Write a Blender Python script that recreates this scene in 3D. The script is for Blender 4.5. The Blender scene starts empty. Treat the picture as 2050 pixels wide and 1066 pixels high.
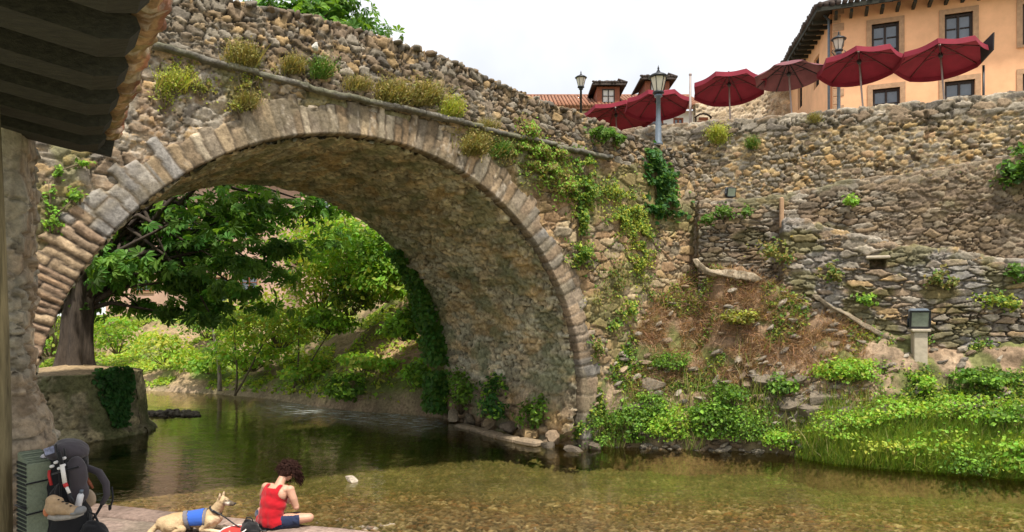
import bpy, math, random
import numpy as np
from mathutils import Vector, Matrix

C = bpy.context.scene.collection
SC = bpy.context.scene
F, HY, HC = 1450.0, 630.0, 3.1          # focal length in photo pixels, horizon row, eye height over the water

# ------------------------------------------------------------------ camera
cam_d = bpy.data.cameras.new('camera')
cam = bpy.data.objects.new('camera', cam_d)
C.objects.link(cam)
cam.location = (0, 0, HC)
cam.rotation_euler = (math.radians(90), 0, 0)
cam_d.sensor_width = 36.0
cam_d.lens = F / 2050 * 36
cam_d.shift_y = (HY - 533) / 2050
cam_d.clip_start = 0.1
cam_d.clip_end = 2000
SC.camera = cam

# ------------------------------------------------------------------ daylight
SUN_EL = math.radians(67)
TO_SUN = Vector((0.30, -0.80, 0)).normalized()
world = bpy.data.worlds.new('World')
SC.world = world
world.use_nodes = True
wn = world.node_tree
for n_ in list(wn.nodes):
    wn.nodes.remove(n_)
w_out = wn.nodes.new('ShaderNodeOutputWorld')
w_bg = wn.nodes.new('ShaderNodeBackground')
w_bg.inputs['Strength'].default_value = 0.1
w_sky = wn.nodes.new('ShaderNodeTexSky')
w_sky.sky_type = 'NISHITA'
w_sky.sun_disc = False
w_sky.sun_elevation = SUN_EL
w_sky.sun_rotation = math.atan2(TO_SUN.x, TO_SUN.y)
w_tc = wn.nodes.new('ShaderNodeTexCoord')
w_nz = wn.nodes.new('ShaderNodeTexNoise')
w_nz.inputs['Scale'].default_value = 2.6
w_nz.inputs['Detail'].default_value = 5
w_rmp = wn.nodes.new('ShaderNodeValToRGB')
w_rmp.color_ramp.elements[0].position = 0.38
w_rmp.color_ramp.elements[0].color = (4.9, 5.05, 5.35, 1)
w_rmp.color_ramp.elements[1].position = 0.60
w_rmp.color_ramp.elements[1].color = (6.7, 6.72, 6.75, 1)
w_mix = wn.nodes.new('ShaderNodeMix')
w_mix.data_type = 'RGBA'
w_mix.inputs['Factor'].default_value = 0.93
wn.links.new(w_tc.outputs['Generated'], w_nz.inputs['Vector'])
wn.links.new(w_nz.outputs['Fac'], w_rmp.inputs['Fac'])
wn.links.new(w_sky.outputs['Color'], w_mix.inputs[6])
wn.links.new(w_rmp.outputs['Color'], w_mix.inputs[7])
wn.links.new(w_mix.outputs[2], w_bg.inputs['Color'])
wn.links.new(w_bg.outputs['Background'], w_out.inputs['Surface'])

sun_d = bpy.data.lights.new('sun', 'SUN')
sun_d.energy = 3.3
sun_d.angle = math.radians(3.0)
sun_d.color = (1.0, 0.93, 0.80)
sun = bpy.data.objects.new('sun', sun_d)
C.objects.link(sun)
sun.location = (10, -20, 30)
sun_vec = Vector((TO_SUN.x * math.cos(SUN_EL), TO_SUN.y * math.cos(SUN_EL), math.sin(SUN_EL)))
sun.rotation_euler = sun_vec.to_track_quat('Z', 'Y').to_euler()

SC.view_settings.view_transform = 'Standard'
SC.view_settings.look = 'None'
SC.view_settings.exposure = 0.95
SC.view_settings.gamma = 1.0
SC.view_settings.use_curve_mapping = False

# ------------------------------------------------------------------ helpers
rng = np.random.RandomState(7)


def P(px, py, D):
    """point seen at photo pixel (px, py) at a distance D along the view axis"""
    return np.array([(px - 1025) / F * D, D, HC + (HY - py) / F * D])


def lerp(a, b, t):
    return a + (b - a) * t


def interp(x, pts):
    pts = sorted(pts)
    return np.interp(x, [p[0] for p in pts], [p[1] for p in pts])


def hsh(i, j, k=0):
    i = np.asarray(i).astype(np.int64); j = np.asarray(j).astype(np.int64)
    h = (i * 374761393 + j * 668265263 + (int(k) + 11) * 2147483647 // 7 * 31) & 0xFFFFFFFF
    h = ((h ^ (h >> 13)) * 1274126177) & 0xFFFFFFFF
    h = ((h ^ (h >> 16)) * 2246822519) & 0xFFFFFFFF
    h = h ^ (h >> 15)
    return (h & 0xFFFFFF) / float(0x1000000)


def vnoise(x, y, k=0):
    x = np.asarray(x, float); y = np.asarray(y, float)
    i = np.floor(x); j = np.floor(y)
    fx = x - i; fy = y - j
    fx = fx * fx * (3 - 2 * fx); fy = fy * fy * (3 - 2 * fy)
    return ((hsh(i, j, k) * (1 - fx) + hsh(i + 1, j, k) * fx) * (1 - fy)
            + (hsh(i, j + 1, k) * (1 - fx) + hsh(i + 1, j + 1, k) * fx) * fy)


def fbm(x, y, k=0, o=4):
    r = 0; a = 0.5; t = 0
    for q in range(o):
        r = r + a * vnoise(np.asarray(x) * 2 ** q, np.asarray(y) * 2 ** q, k + q * 17)
        t += a; a *= 0.5
    return r / t


def sstep(a, b, x):
    t = np.clip((np.asarray(x) - a) / (b - a), 0, 1)
    return t * t * (3 - 2 * t)


def voronoi(s, z, cw, ch, k=0, jit=0.85, brick=0.5):
    """cells about cw x ch: returns (cell hash id, edge distance 0.., local offset x, y)"""
    x = s / cw; y = z / ch
    j0 = np.floor(y)
    best = np.full(x.shape, 9e9); second = np.full(x.shape, 9e9)
    bi = np.zeros(x.shape); bj = np.zeros(x.shape)
    ox = np.zeros(x.shape); oy = np.zeros(x.shape)
    for dj in (-1, 0, 1):
        j = j0 + dj
        xs = x + brick * (np.mod(j, 2)) + 0.3 * hsh(j, j * 0 + 3, k)
        i0 = np.floor(xs)
        for di in (-1, 0, 1):
            i = i0 + di
            cx = i + 0.5 + jit * (hsh(i, j, k) - 0.5)
            cy = j + 0.5 + jit * (hsh(i, j, k + 5) - 0.5)
            dx = xs - cx; dy = y - cy
            d = np.sqrt(dx * dx + dy * dy) * (0.85 + 0.3 * hsh(i, j, k + 9))
            closer = d < best
            second = np.where(closer, best, np.minimum(second, d))
            bi = np.where(closer, i, bi); bj = np.where(closer, j, bj)
            ox = np.where(closer, dx, ox); oy = np.where(closer, dy, oy)
            best = np.where(closer, d, best)
    return bi, bj, second - best, ox, oy


def mesh_np(name, verts, quads=None, tris=None, col=None, smooth=True, mats=None, midx=None):
    verts = np.asarray(verts, np.float32).reshape(-1, 3)
    me = bpy.data.meshes.new(name)
    loops = []; starts = []; totals = []
    n = 0
    for arr, kk in ((quads, 4), (tris, 3)):
        if arr is None or len(arr) == 0:
            continue
        arr = np.asarray(arr, np.int32).reshape(-1, kk)
        loops.append(arr.ravel())
        starts.append(n + np.arange(len(arr)) * kk)
        totals.append(np.full(len(arr), kk))
        n += arr.size
    loops = np.concatenate(loops); starts = np.concatenate(starts); totals = np.concatenate(totals)
    me.vertices.add(len(verts)); me.vertices.foreach_set('co', verts.ravel())
    me.loops.add(len(loops)); me.loops.foreach_set('vertex_index', loops.astype(np.int32))
    me.polygons.add(len(starts))
    me.polygons.foreach_set('loop_start', starts.astype(np.int32))
    me.polygons.foreach_set('loop_total', totals.astype(np.int32))
    me.polygons.foreach_set('use_smooth', np.full(len(starts), bool(smooth)))
    if midx is not None:
        me.polygons.foreach_set('material_index', np.asarray(midx, np.int32))
    if col is not None:
        col = np.asarray(col, np.float32).reshape(-1, 3)
        a = me.color_attributes.new('Col', 'FLOAT_COLOR', 'POINT')
        a.data.foreach_set('color', np.concatenate([col, np.ones((len(col), 1), np.float32)], 1).ravel())
    me.update(calc_edges=True)
    me.validate()
    return me


def grid_faces(nu, nv, mask=None):
    i, j = np.meshgrid(np.arange(nu - 1), np.arange(nv - 1), indexing='ij')
    q = np.stack([i * nv + j, (i + 1) * nv + j, (i + 1) * nv + j + 1, i * nv + j + 1], -1)
    if mask is not None:
        q = q[mask[:-1, :-1] & mask[1:, :-1] & mask[1:, 1:] & mask[:-1, 1:]]
    return q.reshape(-1, 4)


def grid_normals(Pg):
    du = np.gradient(Pg, axis=0); dv = np.gradient(Pg, axis=1)
    n = np.cross(du, dv)
    return n / np.maximum(np.linalg.norm(n, axis=-1, keepdims=True), 1e-9)


def tag(o, label=None, cat=None, group=None, kind=None):
    if label: o['label'] = label
    if cat: o['category'] = cat
    if group: o['group'] = group
    if kind: o['kind'] = kind
    return o


def empty(name, label, cat, loc=(0, 0, 0), group=None, rz=0):
    o = bpy.data.objects.new(name, None)
    C.objects.link(o)
    o.empty_display_size = 0.2
    o.location = [float(v) for v in loc]
    o.rotation_euler = (0, 0, rz)
    return tag(o, label, cat, group)


def link(name, me, mat=None, parent=None, world_coords=True):
    """link a mesh as one object; world_coords: its vertices are given in world space"""
    o = bpy.data.objects.new(name, me)
    C.objects.link(o)
    if mat is not None:
        for m_ in (mat if isinstance(mat, (list, tuple)) else [mat]):
            me.materials.append(m_)
    if parent is not None:
        o.parent = parent
        if world_coords:
            p = parent; off = Vector((0, 0, 0))
            while p is not None:
                off += p.location; p = p.parent
            o.location = -off
    return o


def copy_tree(o, parent=None):
    c = o.copy(); C.objects.link(c); c.parent = parent
    for ch in list(o.children):
        copy_tree(ch, c)
    return c


class MB:
    """collects simple shapes into one mesh"""
    def __init__(self):
        self.v = []; self.f = []; self.sm = []

    def add(self, verts, faces, smooth=False):
        b = len(self.v)
        self.v += [tuple(float(c) for c in p) for p in verts]
        self.f += [tuple(b + i for i in f) for f in faces]
        self.sm += [smooth] * len(faces)
        return self

    def box(self, c, size, axes=None, bev=0.0):
        c = np.array(c, float); h = np.array(size, float) / 2
        A = np.eye(3) if axes is None else np.array([np.array(a, float) / np.linalg.norm(a) for a in axes])
        if bev <= 0:
            co = [(sx, sy, sz) for sx in (-1, 1) for sy in (-1, 1) for sz in (-1, 1)]
            vs = [c + (np.array(s) * h) @ A for s in co]
            fs = [(0, 1, 3, 2), (4, 6, 7, 5), (0, 4, 5, 1), (2, 3, 7, 6), (0, 2, 6, 4), (1, 5, 7, 3)]
            return self.add(vs, fs)
        b = min(bev, h.min() * 0.9)
        ring = []
        rows = []
        for zi, (zz, ins) in enumerate(((-h[2], b), (-h[2] + b, 0), (h[2] - b, 0), (h[2], b))):
            x = h[0] - ins; y = h[1] - ins; e = b * 0.9
            pts = [(-x + e, -y), (x - e, -y), (x, -y + e), (x, y - e), (x - e, y), (-x + e, y), (-x, y - e), (-x, -y + e)]
            rows.append([c + np.array([p[0], p[1], zz]) @ A for p in pts])
        vs = [p for r in rows for p in r]; fs = []
        for r in range(3):
            for i in range(8):
                j = (i + 1) % 8
                fs.append((r * 8 + i, r * 8 + j, (r + 1) * 8 + j, (r + 1) * 8 + i))
        fs.append(tuple(range(7, -1, -1))); fs.append(tuple(range(24, 32)))
        return self.add(vs, fs)

    def tube(self, pts, rad, n=8, cap=True, smooth=True):
        pts = [np.array(p, float) for p in pts]
        if not hasattr(rad, '__len__'): rad = [rad] * len(pts)
        vs = []; fs = []
        ref = None
        for i, p in enumerate(pts):
            a = pts[max(i - 1, 0)]; b = pts[min(i + 1, len(pts) - 1)]
            t = b - a; t = t / max(np.linalg.norm(t), 1e-9)
            if ref is None:
                ref = np.array([0, 0, 1.0]) if abs(t[2]) < 0.9 else np.array([1.0, 0, 0])
            x = np.cross(ref, t); x /= max(np.linalg.norm(x), 1e-9)
            y = np.cross(t, x); ref = y if abs(y @ t) < .9 else ref
            for k in range(n):
                q = 2 * math.pi * k / n
                vs.append(p + rad[i] * (math.cos(q) * x + math.sin(q) * y))
            if i:
                for k in range(n):
                    k2 = (k + 1) % n
                    fs.append(((i - 1) * n + k, (i - 1) * n + k2, i * n + k2, i * n + k))
        if cap:
            fs.append(tuple(range(n - 1, -1, -1))); fs.append(tuple(range((len(pts) - 1) * n, len(pts) * n)))
        return self.add(vs, fs, smooth)

    def lathe(self, c, prof, n=16, smooth=True, ang0=0.0):
        c = np.array(c, float); vs = []; fs = []
        for (r, z) in prof:
            for k in range(n):
                q = ang0 + 2 * math.pi * k / n
                vs.append(c + np.array([r * math.cos(q), r * math.sin(q), z]))
        for i in range(len(prof) - 1):
            for k in range(n):
                k2 = (k + 1) % n
                fs.append((i * n + k, i * n + k2, (i + 1) * n + k2, (i + 1) * n + k))
        fs.append(tuple(range(n - 1, -1, -1))); fs.append(tuple(range((len(prof) - 1) * n, len(prof) * n)))
        return self.add(vs, fs, smooth)

    def ball(self, c, r, n=10, m=7, axes=None):
        c = np.array(c, float); r = np.array(r if hasattr(r, '__len__') else [r] * 3, float)
        A = np.eye(3) if axes is None else np.array([np.array(a, float) / np.linalg.norm(a) for a in axes])
        vs = [c + (np.array([0, 0, -1]) * r) @ A]; fs = []
        for i in range(1, m):
            p = -math.pi / 2 + math.pi * i / m
            for k in range(n):
                q = 2 * math.pi * k / n
                vs.append(c + (np.array([math.cos(p) * math.cos(q), math.cos(p) * math.sin(q), math.sin(p)]) * r) @ A)
        vs.append(c + (np.array([0, 0, 1]) * r) @ A)
        for k in range(n):
            fs.append((0, 1 + (k + 1) % n, 1 + k))
        for i in range(m - 2):
            for k in range(n):
                a = 1 + i * n + k; b = 1 + i * n + (k + 1) % n
                fs.append((a, b, b + n, a + n))
        l = len(vs) - 1
        for k in range(n):
            fs.append((l, 1 + (m - 2) * n + k, 1 + (m - 2) * n + (k + 1) % n))
        return self.add(vs, fs, True)

    def mesh(self, name):
        me = bpy.data.meshes.new(name)
        me.from_pydata(self.v, [], self.f)
        me.polygons.foreach_set('use_smooth', self.sm)
        me.update(); me.validate()
        return me

    def build(self, name, mat, parent=None, world_coords=True):
        return link(name, self.mesh(name), mat, parent, world_coords)


# ------------------------------------------------------------------ materials
def new_mat(name):
    m = bpy.data.materials.new(name); m.use_nodes = True
    nt = m.node_tree
    b = nt.nodes['Principled BSDF']
    return m, nt, b


def nd(nt, typ, **kw):
    n = nt.nodes.new(typ)
    for k, v in kw.items():
        if k in n.inputs: n.inputs[k].default_value = v
        else: setattr(n, k, v)
    return n


def stone_mat(name, bump=0.5, scale=14.0, var=0.35, rough=0.92, streak=None, gain=1.0):
    """surface whose own colour comes from the mesh, broken up by noise, with a fine bump"""
    m, nt, b = new_mat(name)
    at = nd(nt, 'ShaderNodeAttribute', attribute_name='Col')
    tc = nd(nt, 'ShaderNodeTexCoord')
    n1 = nd(nt, 'ShaderNodeTexNoise', Scale=scale, Detail=6.0, Roughness=0.7)
    n2 = nd(nt, 'ShaderNodeTexNoise', Scale=scale * 0.13, Detail=4.0)
    mp = nd(nt, 'ShaderNodeMapping')
    if streak: mp.inputs['Scale'].default_value = streak
    nt.links.new(tc.outputs['Object'], mp.inputs['Vector'])
    nt.links.new(mp.outputs['Vector'], n1.inputs['Vector']); nt.links.new(tc.outputs['Object'], n2.inputs['Vector'])
    r1 = nd(nt, 'ShaderNodeMapRange'); r1.inputs['From Min'].default_value = 0.3; r1.inputs['From Max'].default_value = 0.7
    r1.inputs['To Min'].default_value = 1 - var; r1.inputs['To Max'].default_value = 1 + var
    r2 = nd(nt, 'ShaderNodeMapRange'); r2.inputs['From Min'].default_value = 0.3; r2.inputs['From Max'].default_value = 0.7
    r2.inputs['To Min'].default_value = 1 - var * .5; r2.inputs['To Max'].default_value = 1 + var * .5
    nt.links.new(n1.outputs['Fac'], r1.inputs['Value']); nt.links.new(n2.outputs['Fac'], r2.inputs['Value'])
    mu = nd(nt, 'ShaderNodeMath', operation='MULTIPLY')
    nt.links.new(r1.outputs['Result'], mu.inputs[0]); nt.links.new(r2.outputs['Result'], mu.inputs[1])
    mg = nd(nt, 'ShaderNodeMath', operation='MULTIPLY'); mg.inputs[1].default_value = gain
    nt.links.new(mu.outputs[0], mg.inputs[0])
    vm = nd(nt, 'ShaderNodeVectorMath', operation='SCALE')
    nt.links.new(at.outputs['Color'], vm.inputs[0]); nt.links.new(mg.outputs[0], vm.inputs['Scale'])
    nt.links.new(vm.outputs['Vector'], b.inputs['Base Color'])
    b.inputs['Roughness'].default_value = rough
    b.inputs['Specular IOR Level'].default_value = 0.25
    bp = nd(nt, 'ShaderNodeBump', Strength=bump, Distance=0.03)
    nt.links.new(n1.outputs['Fac'], bp.inputs['Height'])
    nt.links.new(bp.outputs['Normal'], b.inputs['Normal'])
    return m


def plain(name, col, rough=0.6, metal=0.0, var=0.2, scale=9.0, bump=0.0, spec=0.4, stretch=None):
    m, nt, b = new_mat(name)
    tc = nd(nt, 'ShaderNodeTexCoord'); mp = nd(nt, 'ShaderNodeMapping')
    if stretch: mp.inputs['Scale'].default_value = stretch
    n1 = nd(nt, 'ShaderNodeTexNoise', Scale=scale, Detail=5.0, Roughness=0.65)
    nt.links.new(tc.outputs['Object'], mp.inputs['Vector']); nt.links.new(mp.outputs['Vector'], n1.inputs['Vector'])
    rp = nd(nt, 'ShaderNodeValToRGB')
    rp.color_ramp.elements[0].position = 0.3; rp.color_ramp.elements[1].position = 0.7
    rp.color_ramp.elements[0].color = [c * (1 - var) for c in col] + [1]
    rp.color_ramp.elements[1].color = [min(c * (1 + var), 1) for c in col] + [1]
    nt.links.new(n1.outputs['Fac'], rp.inputs['Fac']); nt.links.new(rp.outputs['Color'], b.inputs['Base Color'])
    b.inputs['Roughness'].default_value = rough; b.inputs['Metallic'].default_value = metal
    b.inputs['Specular IOR Level'].default_value = spec
    if bump:
        bp = nd(nt, 'ShaderNodeBump', Strength=bump, Distance=0.02)
        nt.links.new(n1.outputs['Fac'], bp.inputs['Height']); nt.links.new(bp.outputs['Normal'], b.inputs['Normal'])
    return m


def leaf_mat(name, trans=0.42):
    m, nt, b = new_mat(name)
    at = nd(nt, 'ShaderNodeAttribute', attribute_name='Col')
    nt.links.new(at.outputs['Color'], b.inputs['Base Color'])
    b.inputs['Roughness'].default_value = 0.55; b.inputs['Specular IOR Level'].default_value = 0.3
    tr = nd(nt, 'ShaderNodeBsdfTranslucent')
    g = nd(nt, 'ShaderNodeVectorMath', operation='MULTIPLY'); g.inputs[1].default_value = (1.5, 1.4, 0.6)
    nt.links.new(at.outputs['Color'], g.inputs[0]); nt.links.new(g.outputs['Vector'], tr.inputs['Color'])
    mx = nd(nt, 'ShaderNodeMixShader', Fac=trans)
    out = nt.nodes['Material Output']
    nt.links.new(b.outputs['BSDF'], mx.inputs[1]); nt.links.new(tr.outputs['BSDF'], mx.inputs[2])
    nt.links.new(mx.outputs['Shader'], out.inputs['Surface'])
    return m


M = {}
M['stone'] = stone_mat('weathered_stone', 0.7, 16, 0.42, gain=.86)
M['dark_stone'] = stone_mat('damp_stone', 0.9, 10, 0.5, gain=1.2)
M['rubble'] = stone_mat('rubble_stone', 0.7, 18, 0.38, gain=.80)
M['soil'] = stone_mat('soil', 0.9, 12, 0.45, 0.97)
M['leaf'] = leaf_mat('foliage')
M['grass'] = leaf_mat('grass_blades', 0.3)
M['bark'] = plain('bark', (0.058, 0.044, 0.034), 0.95, var=.5, scale=7, bump=1.0, stretch=(3, 3, .5))
M['pale_bark'] = plain('pale_bark', (0.30, 0.25, 0.20), 0.95, var=.4, scale=9, bump=.7, stretch=(3, 3, .6))
M['twig'] = plain('twig', (0.13, 0.10, 0.06), 0.9, var=.3)
M['iron'] = plain('dark_iron', (0.025, 0.028, 0.033), 0.45, 0.3, var=.3, scale=20)
M['grey_paint'] = plain('blue_grey_paint', (0.13, 0.16, 0.20), 0.45, 0.2, var=.2, scale=12)
M['red_cloth'] = plain('red_canvas', (0.19, 0.011, 0.028), 0.85, var=.18, scale=3, bump=.15)
M['plum_cloth'] = plain('plum_canvas', (0.15, 0.05, 0.06), 0.85, var=.25, scale=3, bump=.15)
M['pale_pole'] = plain('pale_pole', (0.30, 0.25, 0.235), 0.5, var=.15)
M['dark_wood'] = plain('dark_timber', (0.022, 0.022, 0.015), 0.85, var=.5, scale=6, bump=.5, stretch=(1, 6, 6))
M['orange'] = plain('orange_render', (0.76, 0.43, 0.24), 0.93, var=.15, scale=1.1, bump=.12)
M['frame_stone'] = plain('tan_stone_trim', (0.40, 0.25, 0.15), 0.9, var=.2, scale=8, bump=.3)
M['rib'] = plain('parasol_rib', (0.10, 0.035, 0.035), 0.6, var=.2)
M['glass'] = plain('window_glass', (0.10, 0.12, 0.15), 0.08, var=.4, scale=.8, spec=.9)
M['dark_frame'] = plain('dark_window_wood', (0.03, 0.018, 0.014), 0.6, var=.3)
M['brown_wood'] = plain('brown_wood', (0.25, 0.075, 0.035), 0.7, var=.3, scale=8, stretch=(1, 1, 5))
M['roof_tile'] = plain('old_roof_tile', (0.26, 0.12, 0.07), 0.9, var=.45, scale=5, bump=.3)
M['dark_tile'] = plain('dark_roof_tile', (0.06, 0.045, 0.04), 0.9, var=.4, scale=6, bump=.3)
M['white_wall'] = plain('white_render', (0.75, 0.72, 0.68), 0.9, var=.06, scale=2)
M['pink_wall'] = plain('pink_render', (0.56, 0.36, 0.29), 0.92, var=.18, scale=1.2, bump=.15)
M['concrete'] = plain('concrete', (0.42, 0.36, 0.28), 0.92, var=.18, scale=8, bump=.3)

# ------------------------------------------------------------------ stone pattern
def pal(*cols):
    return np.array(cols, float)


TAN = pal((.43, .295, .155), (.34, .235, .135), (.45, .31, .16), (.29, .235, .165), (.38, .245, .14), (.21, .16, .105), (.48, .37, .23))
GREY = pal((.27, .23, .18), (.22, .19, .15), (.31, .27, .22), (.30, .22, .15), (.17, .145, .12), (.35, .30, .24), (.26, .19, .13))
BROWN = pal((.25, .18, .115), (.21, .155, .10), (.29, .21, .13), (.18, .14, .10), (.30, .24, .17), (.23, .17, .12))
WARM = pal((.45, .31, .145), (.40, .25, .11), (.30, .20, .10), (.50, .36, .185), (.20, .145, .09), (.31, .24, .155), (.14, .105, .075))
VAULT = pal((.47, .42, .30), (.38, .35, .26), (.53, .45, .31), (.27, .25, .18), (.48, .39, .26), (.44, .41, .32))


def stones(s, z, cw, ch, k, palette, mortar, relief=0.05, joint=0.12, sub=0.72, warp=0.5, brick=0.5, jit=0.85, big=None):
    f = max(cw, ch) * 2.2
    ws = s + warp * cw * (fbm(s / f, z / f, k + 40, 3) - .5) * 2
    wz = z + warp * ch * (fbm(s / f + 31, z / f, k + 41, 3) - .5) * 2
    ws = ws + .30 * cw * (fbm(s / (cw * .42), z / (ch * .42), k + 42, 2) - .5)
    wz = wz + .34 * ch * (fbm(s / (cw * .42) + 9, z / (ch * .42), k + 43, 2) - .5)
    i, j, e, ox, oy = voronoi(ws, wz, cw, ch, k, jit, brick)
    idh = hsh(i, j, k + 21)
    i2, j2, e2, ox2, oy2 = voronoi(ws, wz, cw * .48, ch * .52, k + 3, jit, brick)
    sm = idh > sub
    e = np.where(sm, np.minimum(e, e2), e)
    h1 = np.where(sm, hsh(i2, j2, k + 22), hsh(i, j, k + 22))
    h2 = np.where(sm, hsh(i2, j2, k + 23), hsh(i, j, k + 23))
    h3 = np.where(sm, hsh(i2, j2, k + 24), hsh(i, j, k + 24))
    tilt = np.where(sm, ox2, ox) * (h2 - .5) + np.where(sm, oy2, oy) * (h3 - .5)
    body = sstep(joint * .15, joint * 1.2, e)
    h = body * (0.40 + 0.9 * h1) + tilt * .9 * body + .35 * (fbm(s / .09, z / .09, k + 60, 2) - .5)
    col = palette[np.minimum((h2 * len(palette)).astype(int), len(palette) - 1)] * (0.78 + .44 * h3)[..., None]
    m = sstep(joint * .35, joint * .8, e)[..., None]
    col = col * (.80 + .4 * fbm(s / .07, z / .05, k + 61, 3))[..., None]
    col = np.array(mortar) * (1 - m) * (0.85 + .3 * fbm(s / .2, z / .2, k + 70, 2))[..., None] + col * m
    crack = sstep(joint * .55, joint * .1, e) * sstep(.46, .56, fbm(s / .9, z / .7, k + 71, 3))
    col = col * (1 - .62 * crack)[..., None]
    return (h - .5 * crack) * relief, col


def tint(col, mask, c, amt=1.0):
    m = (np.clip(mask, 0, 1) * amt)[..., None]
    return col * (1 - m) + np.array(c) * m


# ------------------------------------------------------------------ the bridge
BA = 0.628
BU = np.array([math.cos(BA), math.sin(BA), 0]); BN = np.array([-math.sin(BA), math.cos(BA), 0])
BC = np.array([-2.70, 13.58, 0.0]); BR = 5.35; BZ = 1.09; BW = 6.14


def bp(t, z, o=0.0):
    t = np.asarray(t, float); z = np.asarray(z, float); o = np.asarray(o, float)
    t, z, o = np.broadcast_arrays(t, z, o)
    return BC + t[..., None] * BU + o[..., None] * BN + z[..., None] * np.array([0, 0, 1.0])


def face_tz(px, py, o=0.0):
    c = BC + o * BN; k = (px - 1025) / F
    t = (k * c[1] - c[0]) / (BU[0] - k * BU[1]); D = c[1] + t * BU[1]
    return t, HC + (HY - py) / F * D


STR = [(-9.5, 7.62), (-3.42, 7.33), (-2.58, 7.26), (-2.0, 7.22), (.03, 7.10), (1.78, 7.03), (3.54, 6.93), (5.9, 6.84), (9.7, 6.7)]
PAR = [(-9.5, 8.1), (-3.35, 8.24), (-1.3, 8.31), (.14, 8.28), (1.78, 8.14), (3.01, 7.90), (3.81, 7.74), (5.1, 7.63), (6.53, 7.43), (7.56, 7.29), (8.4, 7.22), (9.7, 7.08)]

bridge = empty('stone_bridge', 'old humpbacked rubble bridge with one big round arch over the river', 'bridge', BC)

# spandrel walls (near and far face)
def spandrel(name, o, sign, step):
    t = np.arange(-9.2, 9.62, step); v = np.linspace(0, 1, int(7.6 / step))
    T, V = np.meshgrid(t, v, indexing='ij')
    zt = interp(T, STR)
    Z = -0.5 + V * (zt + 0.5)
    h, col = stones(T, Z, .42, .21, 5, TAN, (.27, .21, .14), .048, .12)
    h2, col2 = stones(T, Z, .28, .18, 8, np.concatenate([GREY, TAN[:4]]), (.33, .27, .20), .042, .15)
    m = sstep(.42, .58, fbm(T / 1.6, Z / 1.2, 90, 3) + .10 * (Z - 5.2) - .04 * T)[..., None]
    h = h * (1 - m[..., 0]) + h2 * m[..., 0]; col = col * (1 - m) + col2 * m
    # lime wash and veins high up beside the ring
    veins = sstep(.06, .0, np.abs(fbm(T / .35, Z / .28, 91, 4) - .5)) * sstep(4.6, 6.0, Z) * sstep(4.5, 1.0, T)
    col = tint(col, veins, (.58, .52, .44), .65)
    moss = sstep(.53, .66, fbm(T / .8, Z / .8, 93, 4) + .05 * (T > 4) * 1 + .05 * sstep(5, 7, Z))
    col = tint(col, moss, (.17, .17, .055), .6)
    rust = sstep(.60, .7, fbm(T / 1.1 + 9, Z / 1.1, 95, 3))
    col = tint(col, rust, (.36, .21, .11), .45)
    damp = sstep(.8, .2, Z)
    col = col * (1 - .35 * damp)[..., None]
    rr = np.where(Z > BZ, np.hypot(T, Z - BZ), np.abs(T))
    keep = rr > BR + 0.3
    h = h - .05 * sstep(BR + .85, BR + .6, rr)
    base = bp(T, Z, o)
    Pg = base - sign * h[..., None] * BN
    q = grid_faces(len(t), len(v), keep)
    if sign < 0: q = q[:, ::-1]
    return link(name, mesh_np(name, Pg, q, col=col), M['stone'], bridge)


spandrel('spandrel_wall', 0.0, 1, .026)
spandrel('spandrel_wall', BW, -1, .09)

# ring of voussoirs
Lj = BZ + .5; La = math.pi * BR; Lw = 2 * Lj + La


def intrados(w):
    """arc length from the right foot -> t, z of the soffit and its outward direction"""
    th = np.clip((w - Lj) / BR, 0, math.pi)
    t = BR * np.cos(th); z = BZ + BR * np.sin(th)
    z = np.where(w < Lj, -.5 + w, np.where(w > Lj + La, BZ - (w - Lj - La), z))
    return t, z, np.cos(th), np.sin(th)


edges = [0.0]; rs = np.random.RandomState(3)
while edges[-1] < Lw:
    w = edges[-1]; th = math.degrees((w - Lj) / BR)
    if th < 8: d = rs.uniform(.24, .42)
    elif th < 55: d = rs.uniform(.15, .33)
    elif th < 128: d = rs.uniform(.11, .26)
    elif th < 143: d = rs.uniform(.17, .34)
    else: d = rs.uniform(.09, .19)
    edges.append(w + d)
edges = np.array(edges)


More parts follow.
